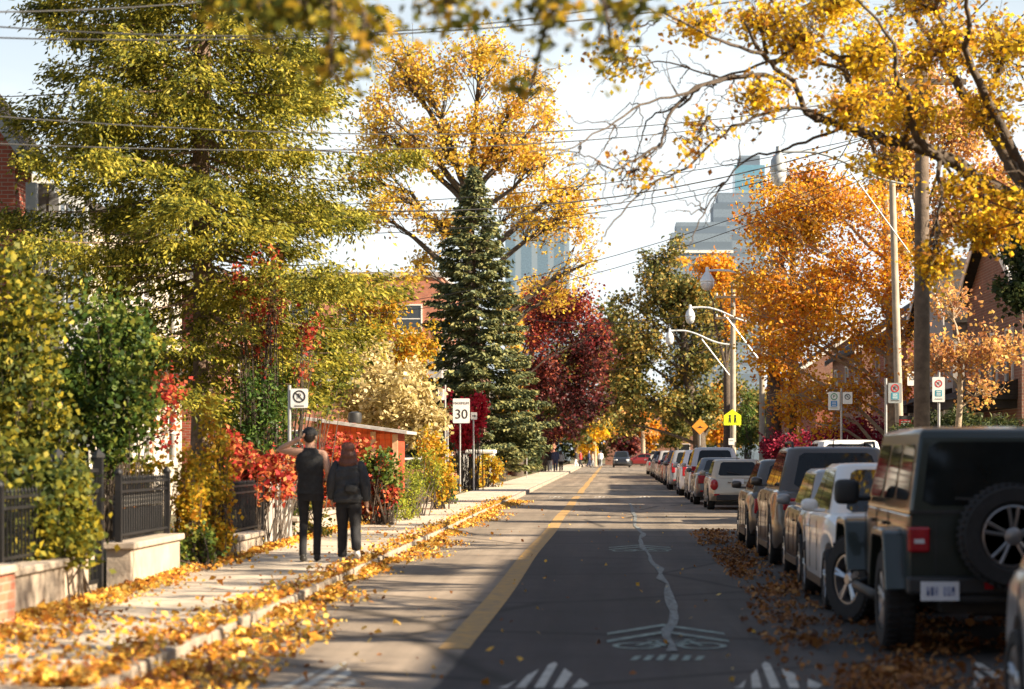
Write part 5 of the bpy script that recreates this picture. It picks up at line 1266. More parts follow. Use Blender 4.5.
tree('birch_tree', 'thin small tree with red leaves beside the vine curtain', 'tree', (-7.4, 34.5), [(-7.4,34.5,1.5),(-7.3,34.5,2.6)], .05, [B(168,390,16,30,34.5,.4), B(165,430,14,22,34.5,.35)], LM['red'], M['bark'], 500, .09, 40, 76, cluster=.1)
# ------------------------------------------------------------------ trees on the right
def PX(pts, Y0, Y1=None):
    Y1 = Y1 or Y0; n = len(pts)
    return [W(p[0], p[1], Y0+(Y1-Y0)*i/(n-1)) for i, p in enumerate(pts)]
limbs = [
 (PX([(1040,215),(994,187),(947,160),(920,150),(887,143),(860,133),(837,123),(810,112),(790,87),(765,55),(745,20)], 30, 27.5), .115, .02),
 (PX([(1038,205),(1012,170),(994,143),(960,83),(933,47),(907,7),(880,-60)], 30, 32), .11, .03),
 (PX([(940,158),(920,128),(907,100),(899,78),(897,50),(880,25),(850,-10)], 28.9, 27.5), .055, .015),
 (PX([(1036,200),(1000,120),(970,60),(965,20),(955,-50)], 30, 28.5), .085, .02),
 (PX([(985,100),(1010,60),(1040,20)], 31, 32), .05, .02),
 (PX([(862,134),(845,70),(800,30),(760,-20)], 28, 30), .05, .02),
 (PX([(790,87),(753,72),(700,87),(672,120),(660,143),(633,167),(610,168),(583,157),(545,152)], 27.6, 26), .032, .006),
 (PX([(753,72),(690,92),(643,103),(600,133),(563,147),(530,152)], 27.4, 25), .02, .006),
 (PX([(837,123),(790,110),(733,127),(687,167),(643,190),(610,227),(600,240)], 28.2, 27), .026, .006),
 (PX([(846,127),(810,142),(775,148),(747,157),(717,197),(697,227),(690,245)], 28.5, 27.5), .022, .006),
 (PX([(765,55),(720,40),(680,20),(640,12),(600,25)], 27.5, 25), .024, .006),
 (PX([(845,70),(780,60),(720,70),(660,60),(610,80)], 28.3, 30), .024, .006),
 (PX([(700,87),(680,110),(650,120),(640,145),(625,185)], 27, 27.5), .018, .006),
 (PX([(660,143),(640,165),(625,200),(600,205)], 26.8, 26.5), .014, .004),
]
rl = random.Random(31)
for (ax, ay), Yl in (((735,75),27.5),((715,83),27.3),((690,100),27.2),((668,130),27),((650,152),26.8),((625,168),26.5),((600,163),26.3),((640,105),27),((615,125),26.5),((580,142),26),((720,130),27.8),((700,152),27.6),((675,172),27.4),((655,183),27.3),((740,160),28.2),((725,182),28),((705,212),27.8),((700,35),27),((660,18),26.5),((690,68),29),((650,62),29.5),((770,105),28),((790,108),28.3),((755,118),28.1)):
    for q in range(3):
        a = rl.uniform(1.6, 4.4); Lp = rl.uniform(22, 60)
        pts_ = [(ax, ay)]
        for st in range(3):
            a += rl.uniform(-.45, .45); pts_.append((pts_[-1][0]+math.cos(a)*Lp/3, pts_[-1][1]+math.sin(a)*Lp/3))
        limbs.append((PX(pts_, Yl, Yl+rl.uniform(-.6, .6)), .009, .003))
tree('shade_tree', 'big yellow leaved tree at the right edge with dark limbs arching over the street', 'tree', (5.72, 30), [(5.72,30,1.5),(5.70,30,3.4),(5.62,30,4.8)], .24,
     [B(800,45,44,34,28,1.4,0)+(2,), B(870,60,50,40,29,1.6)+(2.6,), B(940,45,46,40,30,1.6)+(2.3,), B(1000,50,40,50,31,1.5)+(2.3,), B(850,110,44,26,28,1.2)+(1.5,), B(915,115,44,30,29,1.3)+(1.8,), B(985,115,34,34,30,1.2)+(1.5,), B(985,235,38,18,29,.8)+(2.6,), B(935,268,20,18,28.5,.5)+(.9,), B(1010,215,22,24,29.5,.6)+(1.0,), B(760,20,40,26,28,1.3)+(1.0,), B(700,25,44,24,27,1.1)+(.6,), B(830,5,60,24,28,1.5)+(1.4,), B(920,0,60,24,30,1.5)+(1.6,), B(760,100,34,22,27.5,1)+(.6,), B(700,130,40,40,27,1)+(.35,), B(640,170,36,30,26.5,.9)+(.22,), B(620,60,40,34,26.5,1)+(.4,), B(960,190,40,20,29,1)+(.7,), B(880,170,40,16,28.5,1)+(.6,)],
     LM['yellow'], M['bark'], 15000, .078, 1900, 81, cluster=.10, limbs=limbs, outer=.6, twig_r=.007, limb_r=.13, dens_shape=.55)
tree('near_tree', 'near street tree whose out of focus branches hang into the top of the view', 'tree', (5.1, 11.6), [(5.1,11.6,1.6),(5.0,11.6,3.2),(4.9,11.6,5.0)], .2,
     [B(300,10,70,26,12,.45)+(2.2,), B(370,40,30,24,11.6,.3)+(.7,), B(230,-5,40,20,12.3,.4)+(1,), B(445,5,50,22,12,.45)+(.9,), B(540,10,40,28,12.2,.4)+(.8,), B(610,35,30,34,12.4,.35)+(.55,), B(530,85,22,18,12.6,.3)+(.3,), B(330,75,34,16,11.8,.3)+(.4,), B(640,0,40,20,12.5,.4)+(.7,)],
     LM['near'], M['bark'], 1300, .075, 110, 82, cluster=.09, limbs=[([(4.9,11.6,4.6),(3.2,11.7,5.1),(1.2,11.8,4.9),(-.5,11.9,4.5),(-2.0,12,4.15)], .10, .012), ([(4.9,11.6,4.2),(3.0,12.2,4.7),(1.0,12.4,4.5),(-.2,12.5,4.25)], .08, .012)], outer=.5, twig_r=.008, limb_r=.1)
tree('orange_maple', 'bright orange maple with a pale trunk behind the parking signs', 'tree', (8.05, 66), [(8.05,66,2),(8.0,66,4),(7.95,66,6),(7.8,66,9)], .19,
     [B(840,270,50,42,66,1.8), B(800,330,48,40,66,1.8), B(865,335,40,36,66,1.6), B(800,395,44,26,66,1.5), B(850,395,38,22,66,1.4), B(895,255,34,40,66,1.6), B(840,205,56,34,66,1.8), B(770,270,34,48,66,1.6), B(880,300,30,30,65,1.2), B(905,330,24,26,66,1.1), B(880,375,26,20,66,1.0), B(745,300,22,40,67,1.2), B(820,425,40,14,65,1.2), B(915,380,20,24,65,.9), B(905,285,26,26,66,1.2), B(760,215,30,24,67,1.3), B(760,350,22,30,66,1.2), B(790,190,40,24,66,1.5), B(890,200,40,24,67,1.5)], LM['orange'], M['bark_pale'], 16000, .12, 640, 83, cluster=.24, dens_shape=.6, outer=.42, twig_r=.012)
tree('orange_maple', 'deeper orange maple with a grey trunk left of the parking signs', 'tree', (6.0, 86), [(6.0,86,2.5),(6.0,86,4.5),(6.1,86,8)], .3,
     [B(790,230,44,40,86,2.2), B(770,300,34,40,86,2), B(780,360,30,36,86,1.8), B(800,405,34,24,86,1.8), B(820,300,44,50,86,2), B(815,200,40,34,87,2), B(765,340,18,34,85,1.2), B(790,180,40,24,87,2)], LM['orange'], M['bark'], 12500, .18, 320, 84, cluster=.32, dens_shape=.6, outer=.42, twig_r=.018)
tree('small_maple', 'sparse pale orange tree in front of the columned porch', 'tree', (8.2, 55), [(8.2,55,1.5),(8.3,55,2.8),(8.3,55,4)], .09,
     [B(960,355,40,26,55,1), B(1000,350,30,30,55,1), B(985,390,26,16,55,.8), B(930,360,30,26,55,.9), B(950,300,30,24,56,.9)], LM['orange_pale'], M['bark_pale'], 2300, .12, 220, 85, cluster=.16, outer=.45)
tree('tall_ash', 'tall airy pale orange tree behind the dark wooden pole and yellow boughs', 'tree', (11.3, 84), [(11.3,84,3),(11.2,84,6),(11.1,84,9)], .2,
     [B(900,160,40,44,84,2), B(955,120,44,44,84,2), B(950,215,40,40,84,2), B(895,235,34,34,84,1.6), B(1000,190,40,44,84,2), B(900,90,46,40,84,2), B(985,270,34,26,84,1.5)], LM['orange_pale'], M['bark'], 15000, .17, 520, 94, cluster=.22, outer=.45, twig_r=.014)
tree('dark_evergreen', 'dark evergreen mass at the right edge above the porch', 'tree', (9.6, 50), [(9.6,50,2.5),(9.6,50,5),(9.6,50,7.5)], .2,
     [B(1030,255,34,44,50,.9), B(1020,295,28,22,50,.8), B(1050,220,40,40,50,.9), B(1055,320,30,40,50,.9)], LM['darkgreen'], M['bark'], 7000, .14, 90, 86, cluster=.14, outer=.35)
tree('bronze_oak', 'large dark bronze-green tree over the far right of the street', 'tree', (6.6, 172), [(6.4,172,3),(5.6,172,7),(5.2,172,11)], .45,
     [B(655,290,32,34,172,3.4), B(690,300,40,44,172,3.6), B(640,340,34,36,171,3.4), B(690,360,44,40,173,3.6), B(650,400,40,28,172,3.4), B(700,410,36,24,172,3), B(625,380,24,34,172,3), B(665,255,26,18,172,2.4), B(725,330,28,50,173,3), B(630,425,22,14,172,2.4), B(622,350,18,50,172,2.6), B(740,300,20,40,174,3), B(740,390,22,40,174,3), B(620,300,14,22,172,2)], LM['bronze'], M['bark'], 26000, .30, 380, 87, cluster=.4, outer=.38, twig_r=.04)
tree('amber_tree', 'amber topped tree showing through the far bronze tree', 'tree', (7.5, 150), [(7.5,150,3),(7.4,150,7)], .3, [B(720,270,24,24,150,2), B(735,310,20,34,150,2), B(700,265,20,14,150,1.6)], LM['orange'], M['bark'], 2600, .27, 80, 88, cluster=.3)
BB('cedar', 'narrow green cedar beside the school sign pole', [B(748,415,9,32,127,.5), B(747,438,10,18,127,.6)], 'thuja', 2400, .16, 89, cat='tree', aspect=.4)
BB('magenta_hedge', 'dark magenta hedge behind the nearer parking sign posts', [B(880,432,34,20,68,1), B(850,436,30,18,69,1), B(905,440,30,18,66,1)], 'magenta', 5200, .12, 90, cat='hedge', group=None)
BB('magenta_hedge', 'dark magenta hedge farther along under the orange maples', [B(775,444,16,14,84,1), B(800,444,22,13,82,1), B(822,440,18,16,80,1)], 'magenta', 3800, .13, 91, cat='hedge')
BB('juniper', 'spreading dark green juniper in front of the columned porch', [B(935,424,30,12,56,.8), B(975,426,32,10,56,.8), B(960,418,20,12,56.5,.6)], 'darkgreen', 4200, .14, 92, aspect=.3)
BB('juniper', 'dark green juniper by the foot of the wooden pole', [B(910,432,20,10,53,.6)], 'darkgreen', 1500, .14, 93, aspect=.3)
BB('juniper', 'dark green juniper at the right edge below the dark evergreen', [B(1005,430,24,14,55,.7)], 'darkgreen', 1500, .14, 95, aspect=.3)
# ------------------------------------------------------------------ the end of the street
for i, (x, c_, lab) in enumerate(((-10.5,'bronze','bronze hedge closing the far left corner behind the pedestrians'),(-6.5,'darkgreen','dark green hedge behind the people crossing'),(-2.5,'bronze','bronze hedge under the small yellow tree'),(13,'darkgreen','dark green hedge at the far right corner'))):
    BB('far_hedge', lab, [(x,288,1.6,2.4,1.2,1.6),(x+1.2,288,2.6,1.6,1.2,1.6),(x-1.4,288,2.4,1.6,1.2,1.4)], c_, 1500, .4, 170+i, cat='hedge')
tree('yellow_tree', 'small bright yellow tree at the far end of the street', 'tree', (-2.0, 255), [(-2,255,1.4),(-2,255,2.8)], .2, [B(595,432,17,14,255,2), B(588,445,12,12,255,1.6), B(606,425,12,12,256,1.6)], LM['yellow'], M['bark_pale'], 3600, .30, 60, 101, cluster=.3)
tree('tan_tree', 'bare tan branched tree above the far gabled house', 'tree', (3.5, 268), [(3.5,268,3),(3.4,268,5)], .25, [B(615,420,22,16,268,2.4), B(630,410,20,14,268,2.4), B(645,428,14,12,268,2)], LM['orange_pale'], M['bark_pale'], 1300, .32, 90, 102, cluster=.35)
rb = random.Random(9)
cols_ = ['bronze','orange','yellow_far','darkgreen','burgundy','bronze','yellow_far','orange']
names_ = dict(bronze='bronze green', orange='orange', yellow_far='amber', darkgreen='dark green', burgundy='burgundy')
far = [(-14,205,8),(-10,232,9),(-18,262,11),(-9,300,12),(3,315,12),(14,300,11),(20,262,10),(11,232,9),(13,200,9),(-22,180,10),(15,130,9),(-17,115,10),(-15,88,9),(16,100,8),(-32,240,12),(30,250,12),(-26,310,13),(26,320,13),(-7.5,258,7),(-4.5,284,9),(1.5,280,6),(7.5,272,8),(12,262,8),(4.2,286,9)]
where = ['left of the far pedestrians','behind the far pedestrians','far left beyond the brick blocks','closing the street end on the left','behind the far gabled house','right of the far gabled house','far right beyond the last cars','right of the last parked cars','behind the bronze tree','behind the burgundy tree','behind the right-hand brick houses','beside the flat roofed block','behind the cream flowering tree','behind the orange maples','farthest left of the distant trees','farthest right of the distant trees','left of the street end in the last row','right of the street end in the last row','just left of the small yellow tree','filling the gap behind the crossing people','behind the oncoming dark car','right of the far brown house wall','beyond the dark red car at the crossing','over the roof of the far brown house']
for i, (x, y, h) in enumerate(far):
    c = cols_[i % 8]; bl = []
    for k in range(7):
        a = rb.uniform(0, 2*PI); q = rb.uniform(0, .26)*h
        bl.append((x+math.cos(a)*q, y+math.sin(a)*q, h*rb.uniform(.35,.85), h*.2, h*.2, h*.16))
    tree('distant_tree', '%s leaved tree %s' % (names_[c], where[i]), 'tree', (x, y), [(x,y,h*.25),(x+.2,y,h*.5),(x,y,h*.7)], .25, bl, LM[c], M['bark'], 3600 if y > 150 else 5000, .42 if y > 150 else .3, 70, 200+i, cluster=.4, outer=.4, twig_r=.03, group='trees standing behind the houses and at the street end')

# sparse trees added out of view, limbs set to stripe the road with shade
for i, (x, y, h) in enumerate(((6.4,13.2,7.5),(6.5,17.0,7.5),(6.4,21.0,7.5),(6.6,25.3,7.5),(6.7,29.2,7.5),(8.6,36.5,8),(8.9,41.5,8))):
    bl = []
    for k in range(11):
        bx_ = x+rb.uniform(-1.5, 1.7); bl.append((bx_, y+rb.uniform(-1.8, 1.8), (bx_+2.3)/1.645+rb.uniform(-.5, 2.4), 1.1, .8, .55))
    tree('unseen_street_tree', 'unseen sparse yellow tree added to stripe the road with shade', 'tree', (x, y), [(x,y,1.6),(x+.1,y,3.0),(x+.2,y,5.0),(x+.2,y,h-.6)], .16, bl, LM['yellow'], M['bark'], 1300, .10, 90, 400+i, cluster=.14, outer=.5, twig_r=.03, limb_r=.6, dens_shape=.6, group='unseen trees added at the right to shade the road')
# the street behind the camera: it shades the road and is what the car windows mirror
for i, (x, y, h, c) in enumerate(((7.5,-4,11,'bronze'),(-7.5,-14,12,'yellow_far'),(7.5,-20,12,'darkgreen'),(-8,-38,12,'bronze'),(8,-42,12,'orange'),(0,-72,14,'bronze'),(-13,-66,14,'darkgreen'),(13,-68,14,'bronze'))):
    bl = []
    for k in range(8):
        a = rb.uniform(0, 2*PI); q = rb.uniform(.05, .32)*h
        bl.append((x+math.cos(a)*q, y+math.sin(a)*q, h*rb.uniform(.33,.85), h*.24, h*.24, h*.17))
    tree('unseen_street_tree', '%s leaved street tree behind the camera, outside the view' % names_.get(c, c), 'tree', (x, y), [(x,y,h*.25),(x+.2,y,h*.5),(x,y,h*.7)], .25, bl, LM[c], M['bark'], 3600, .6, 60, 300+i, cluster=.5, outer=.4, twig_r=.03, group='street trees behind the camera')
for i, (x0, x1, y0, y1) in enumerate(((-18,-9.5,-16,-2),(-18,-9.5,-36,-20),(10,18,-16,-2),(10,18,-36,-20))):
    hh = house('brick_house', 'brick house behind the camera, outside the view', x0, x1, y0, y1, 6.3, 9.2, 'brown_brick', 'roof', 'y')[0]; hh['group'] = 'houses behind the camera'
# ------------------------------------------------------------------ poles, lamps, wires
def utility_pole(label, x, y, h, r, m, arms=(), lean=0.0, cap=True):
    root = thing('utility_pole', label, 'utility pole', (x, y, .1))
    mb = MB(); mb.tube([(0,0,-.1),(lean*.5,0,h*.5),(lean,0,h)], [r*1.12, r, r*.82], 12); mb.build('pole', M[m], root, smooth=50)
    for z in arms:
        mb = MB(); mb.box(-.95+lean,.95+lean,-.16-r*.5,-.05-r*.5,z-.06,z+.06)
        mb.build('crossarm', M['pole_wood'], root)
        for xx in (-.85,-.45,.45,.85):
            mb = MB(); mb.lathe([(.03,z+.06),(.05,z+.09),(.035,z+.13),(.05,z+.17),(.02,z+.21)], 'z', (xx+lean,-.1-r*.5,0), 8); mb.build('insulator', M['lamp_white'], root, smooth=40)
    return root
def street_lamp(label, px, py, Y, xpole, big=.85):
    x, y, z = W(px, py, Y); L = xpole-x
    root = thing('street_lamp', label, 'street lamp', (xpole, Y-.18, z), 0, 'globe street lamps on the right-hand poles')
    mb = MB()
    pts = []
    for t in np.linspace(0, 1, 12):
        pts.append((-L+t*(L-.1), 0, .42+(.05*t if t < .25 else .0125) - 1.15*max(0,(t-.22)/.78)**1.5*(1 if t < 2 else 0)+(.42*max(0,(t-.6)/.4)**2)))
    mb.tube(pts, .045 if big != .7 else .028, 7); mb.tube([(-L*.48,0,-.02),(-.1,0,-1.9)], .03 if big != .7 else .016, 6); mb.build('arm', M['lamp_white'] if big != .7 else M['sign_grey'], root, smooth=60)
    g = .26*big
    mb = MB(); mb.lathe([(.0,.56),(.06,.54),(.07,.38),(.10,.34),(.17,.24),(.25*big,.08),(.27*big,.0),(.25*big,-.03)], 'z', (-L,0,0), 18); mb.build('lamp_shade', M['lamp_white'] if big != .7 else M['sign_grey'], root, smooth=50)
    mb = MB(); mb.lathe([(.24*big,-.031),(.245*big,-.12),(.20*big,-.24),(.10*big,-.32),(0,-.34)], 'z', (-L,0,0), 18); mb.build('globe', M['head_clear'], root, smooth=50)
    return root
utility_pole('thick dark wooden utility pole rising beyond the boxy vehicle', 6.85, 51, 10.2, .17, 'pole_wood', (9.7,))
utility_pole('slim pale concrete pole just left of the dark wooden pole', 7.35, 58.5, 8.4, .10, 'pole_pale', lean=-.25)
utility_pole('wooden utility pole among the orange maples', 6.8, 87, 10, .15, 'pole_wood', (9.5,))
utility_pole('thin wooden pole right of the green cedar', 6.8, 105, 9.5, .13, 'pole_pale', (9.1,))
utility_pole('pale wooden pole carrying the lime school sign', 6.26, 120, 10.3, .15, 'pole_pale', (8.5, 9.6))
utility_pole('wooden utility pole outside the frame near the camera', 6.85, 14, 10.2, .17, 'pole_wood', (9.7,))
street_lamp('globe street lamp high among the bare branches of the right tree, nearest of the lamps', 778, 172, 51, 6.72, .7)
street_lamp('large round globe street lamp second from the camera, highest clear lamp', 707, 282, 86.8, 6.68, 1.05)
street_lamp('globe street lamp with a long curving white arm, middle of the three clear lamps', 690, 317, 104.8, 6.70)
street_lamp('globe street lamp with diagonal brace on the school sign pole, lowest of the lamps', 669.5, 339, 119.8, 6.16)
def wire(label, a, b, sag, r=.009, group='overhead wires crossing the street'):
    a, b = Vector(a), Vector(b); mb = MB(); n = 16
    pts = [a.lerp(b, t)-Vector((0,0,4*sag*t*(1-t))) for t in np.linspace(0, 1, n+1)]
    mb.tube(pts, r, 5); o = mb.build('overhead_wire', M['wire'], None, smooth=60, off=tuple(a)); o.location = a
    return tag(o, label, 'wire', group)
PT = (6.85, 51, 9.85)
wire('thin top wire at the upper left corner sloping up to the right', W(-60,12,24), W(420,-30,30), .15)
wire('second wire from the top at the upper left corner', W(-60,22,24), W(700,-10,32), .35)
wire('third wire from the top at the left, sagging then rising past the yellow maple', W(-60,36,24), W(1080,-70,34), .55)
wire('wire running level across the conifer to the yellow maple tips, upper of two', W(-80,110,27), (6.8,51,9.75), .62)
wire('wire crossing just below the level one, meeting it on the right', W(-80,140,27), (6.85,51,9.6), .55)
wire('pale looking wire from the brick gable eave down across the conifer', (-11.2,44.7,7.1), (6.85,51,9.0), 1.35, .014)
wire('wire from the grey bay eave passing under the pale wire', (-11.2,46.0,6.9), (6.85,51,8.75), 1.2)
wire('wire from the white house eave, lowest over the conifer at left', (-11.5,50.8,6.6), (6.9,51,8.55), .9)
wire('wire from the white house eave to the dark wooden pole, middle of its group', (-11.5,52,7.3), (6.9,51,8.9), .7)
wire('wire from the shed side house reaching the dark pole from the left', (-11.2,68.5,5.7), (6.85,51,8.4), .9)
wire('lowest wire stretched in front of the yellow maple', (-11.2,72,5.9), (6.85,51,8.25), 1.1)
wire('low far wire crossing in front of the blue spruce', (-9.4,130.5,10.2), (6.8,105,8.6), 1.2, .02)
wire('low far wire crossing in front of the burgundy tree, upper', (-9.4,131,8.6), (6.26,120,8.3), .5, .02)
wire('low far wire crossing in front of the burgundy tree, middle', (-9,161,7.4), (6.26,120,8.0), .5, .02)
wire('low far wire crossing in front of the burgundy tree, lower', (-9,162,6.8), (6.26,120,7.3), .6, .02)
for k, (x0, lab) in enumerate(((6.0,'street-side'),(6.4,'inner'),(7.3,'house-side'))):
    for (ya, yb, where_) in ((14,51,'overhead near the camera'),(51,87,'beyond the dark pole'),(87,120,'toward the school sign pole'),(120,175,'past the school sign pole')):
        wire('%s line running along the right-hand poles %s' % (lab, where_), (x0,ya,9.95), (x0,yb,9.95), .7, .013, 'lines along the right-hand poles')
# ------------------------------------------------------------------ signs
def rrect(w, h, r=.03, n=4):
    out = []
    for cx, cy, a0 in ((w/2-r,h/2-r,0),(-w/2+r,h/2-r,PI/2),(-w/2+r,-h/2+r,PI),(w/2-r,-h/2+r,1.5*PI)):
        for k in range(n+1): a = a0+PI/2*k/n; out.append((cx+r*math.cos(a), cy+r*math.sin(a)))
    return out
def disc(r, n=24): return [(r*math.cos(2*PI*k/n), r*math.sin(2*PI*k/n)) for k in range(n)]
FR = (PI/2, 0, 0)
def post_sign(name, label, x, y, z_top, post_h, shape, board='sign_white', cat='sign', off_x=0.0, post_r=.03, post='steel', rz=0.0, lean=0):
    root = thing(name, label, cat, (x, y, .12), rz)
    if post:
        mb = MB(); mb.tube([(0,.03,-.1),(lean,.03,post_h)], post_r, 8); mb.build('post', M[post], root, smooth=50)
    h = max(p[1] for p in shape)
    mb = MB(); mb.prism([(p[0]+off_x, p[1]+z_top-h) for p in shape], -.012, -.002, 'xz'); b = mb.build('board', M[board], root)
    return root, b, (off_x, z_top-h)
def mark(parent, c, poly, m, name='symbol', d=-.0155):
    mb = MB(); mb.prism([(c[0]+p[0], c[1]+p[1]) for p in poly], d, d+.003, 'xz'); return mb.build(name, M[m], parent)
def ring_mark(parent, c, r0, r1, m, name='symbol', slash=False):
    mb = MB(); n = 28; vs = []
    for k in range(n):
        a = 2*PI*k/n
        for r in (r0, r1): vs.append((c[0]+r*math.cos(a), -.0165, c[1]+r*math.sin(a)))
    mb.add(vs, [(2*k,2*k+1,(2*k+3)%(2*n),(2*k+2)%(2*n)) for k in range(n)])
    if slash: mb.cbox((c[0],-.0172,c[1]), (2*r0,.001,r1*.22), (0,PI/4,0))
    return mb.build(name, M[m], parent)
def T_(body, size, m, parent, c, d=-.019, sx=1.0): return text_part(body, size, M[m], parent, (c[0], d, c[1]), FR, sx=sx, depth=.001)
# no parking, left pavement
r_, b, c = post_sign('parking_sign', 'white no parking sign on a grey post beside the man with raised arm', -5.42, 38.5, 2.56, 2.62, rrect(.29,.32), off_x=.17)
ring_mark(b, (c[0],c[1]+.03), .105, .082, 'ink', slash=True); T_('P', .13, 'ink', b, (c[0],c[1]+.03)); 
mark(b, (c[0],c[1]-.13), [(-.08,-.008),(.08,-.008),(.08,.008),(-.08,.008)], 'ink', 'arrow')
# maximum 30
r_, b, c = post_sign('speed_sign', 'white speed limit sign reading MAXIMUM 30 left of the roadway', -5.72, 86, 3.50, 3.45, rrect(.63,.92,.04), off_x=.05)
T_('MAXIMUM', .135, 'ink', b, (c[0],c[1]+.28), sx=.92); T_('30', .50, 'ink', b, (c[0],c[1]-.14), sx=1.0)
r_, b, c = post_sign('street_sign', 'small blank white sign on a tall thin post left of the speed sign', -6.13, 84, 3.8, 3.95, rrect(.24,.40,.02), off_x=-.14, post_r=.035)
mark(b, (c[0],c[1]), [(-.05,-.1),(.05,-.1),(.05,.1),(-.05,.1)], 'sign_grey', 'marking')
r_, b, c = post_sign('street_sign', 'small white arrow sign low on a leaning post right of the speed sign', -5.32, 88, 3.02, 3.0, rrect(.24,.28,.02), lean=-.02)
mark(b, c, [(-.07,-.02),(.02,-.02),(.02,-.06),(.08,0),(.02,.06),(.02,.02),(-.07,.02)], 'ink', 'arrow')
r_, b, c = post_sign('street_sign', 'small white sign on a thin post beyond the orange hedge', -4.95, 132, 2.75, 2.75, rrect(.5,.22,.02)); mark(b, c, rrect(.34,.05,.01), 'sign_grey', 'marking')
post_sign('sign_post', 'bare thin steel post between the cream tree and the speed sign', -5.75, 80, 2.2, 2.35, rrect(.10,.14,.02), board='steel', cat='post')
# right-hand parking signs
def permit_sign(label, px, py, Y, w, h, board='sign_white', ringm='sign_green', sq='sign_blue', post=True, side=0, text='P', note=True, post_px=None):
    x, y, z = W(px, py, Y)
    xp = W(post_px, py, Y)[0] if post_px else x
    r_, b, c = post_sign('parking_sign', label, xp, Y, z+h/2-.12, z+h/2-.02, rrect(w,h,.02), board=board, off_x=x-xp, post='steel' if post else None)
    rr_ = w*.30; cc = (c[0], c[1]+h*.24) if sq else (c[0], c[1]+h*.1)
    ring_mark(b, cc, rr_, rr_*.76, ringm, slash=(ringm != 'sign_green')); T_(text, rr_*1.25, 'ink', b, cc)
    if sq:
        mark(b, (c[0],c[1]-h*.15), rrect(w*.55,w*.5,.01), sq, 'panel')
        for k in range(3): mark(b, (c[0], c[1]-h*.15+w*(.14-.14*k)), [(-w*.18,-.008),(w*.18,-.008),(w*.18,.008),(-w*.18,.008)], 'sign_white', 'marking', -.018)
        if note: mark(b, (c[0],c[1]-h*.38), [(-w*.3,-.006),(w*.3,-.006),(w*.3,.006),(-w*.3,.006)], 'ink', 'arrow')
    return r_
permit_sign('white parking sign with a blue panel, left of two on one post among orange leaves', 834, 401, 62, .31, .49, 'sign_white', 'sign_green', 'sign_blue', True, post_px=841.5)
permit_sign('small white no parking sign right of the blue panelled one on the same post', 847.5, 398, 61.9, .26, .32, 'sign_white', 'ink', None, False)
permit_sign('grey parking sign with teal panel on a thin post left of the pale trunk', 895, 393, 49, .29, .43, 'sign_grey', 'sign_red', 'sign_teal', True, post_px=886)
permit_sign('small white parking sign on the pale concrete pole', 912.5, 378.5, 57.9, .26, .36, 'sign_white', 'ink', None, False)
permit_sign('tall white parking sign with teal panel right of the dark wooden pole', 938.5, 389.5, 48, .26, .52, 'sign_white', 'sign_red', 'sign_teal', True, post_px=939)
x, y, z = W(905.5, 423, 56)
r_, b, c = post_sign('notice_board', 'small red notice with faded pale lines on the pale pole', x, 56, z+.17-.12, z, rrect(.32,.32,.02), board='sign_red', post='pole_wood')
for k in range(3): mark(b, (c[0],c[1]+.03-.05*k), [(-.11,-.012),(.11,-.012),(.11,.012),(-.11,.012)], 'sign_white', 'marking')
mark(b, (c[0],c[1]+.12), rrect(.32,.09,.01), 'trim_dark', 'header')
# school sign and tags on the pole
x, y, z = W(732.5, 417.5, 119.7)
pent = [(-.45,-.40),(.45,-.40),(.45,.10),(0,.43),(-.45,.10)]
r_ = thing('school_sign', 'fluorescent lime pentagon school sign on the pale pole', 'sign', (x, 119.7, z))
mb = MB(); mb.prism(pent, -.012, .0, 'xz'); b = mb.build('board', M['sign_lime'], r_)
for sx in (-.14, .14):
    mark(b, (sx,.08), disc(.065, 14), 'ink'); mark(b, (sx,-.12), [(-.07,-.16),(-.02,-.16),(0,-.02),(.02,-.16),(.07,-.16),(.05,.13),(-.05,.13)], 'ink')
for py, lab in ((441.5,'upper white notice tag on the school sign pole'),(452.5,'lower white notice tag on the school sign pole')):
    x, y, z = W(731.5, py, 119.75); r_ = thing('notice_tag', lab, 'notice', (x, 119.75, z)); mb = MB(); mb.prism(rrect(.30,.34,.02), -.01, 0, 'xz'); b = mb.build('board', M['sign_white'], r_); mark(b, (0,.05), rrect(.2,.06,.01), 'sign_grey', 'marking')
x, y, z = W(700, 426.5, 123)
r_, b, c = post_sign('bump_sign', 'amber diamond speed bump warning sign above the parked cars', x, 123, z+.44-.12, z, [(0,-.44),(.44,0),(0,.44),(-.44,0)], board='sign_orange')
mark(b, (c[0],c[1]-.08), [(-.26,0),(-.12,.03),(0,.12),(.12,.03),(.26,0)], 'ink'); mb = MB(); 
# ------------------------------------------------------------------ parked cars
P_ = {}
P_['silver'] = paint('silver_paint', (.52,.50,.48)); P_['white'] = paint('white_paint', (.74,.73,.71), .0)
P_['beige'] = paint('champagne_paint', (.46,.41,.33)); P_['black'] = paint('black_paint', (.018,.019,.022)); P_['grey'] = paint('grey_paint_car', (.10,.105,.11))
P_['bronze'] = paint('dark_bronze_paint', (.075,.060,.050)); P_['green'] = paint('dark_green_paint', (.020,.026,.020)); P_['blue'] = paint('dark_blue_paint', (.03,.05,.10))
P_['red'] = paint('dark_red_paint', (.22,.02,.02)); P_['midsilver'] = paint('mid_silver_paint', (.34,.34,.35))
CG = 'cars parked along the right kerb'
jp = jeep((3.11, 18.15, 0), P_['green']); jp['group'] = CG
car('hatch', 'silver car cut off by the right edge, only its rear corner showing', (3.13, 13.75, 0), P_['midsilver'], group=CG, rz=PI, tail='box')
car('hatch', 'white hatchback parked facing the camera just ahead of the boxy vehicle', (3.02, 26.85, 0), P_['white'], group=CG, rz=PI, tail='box')
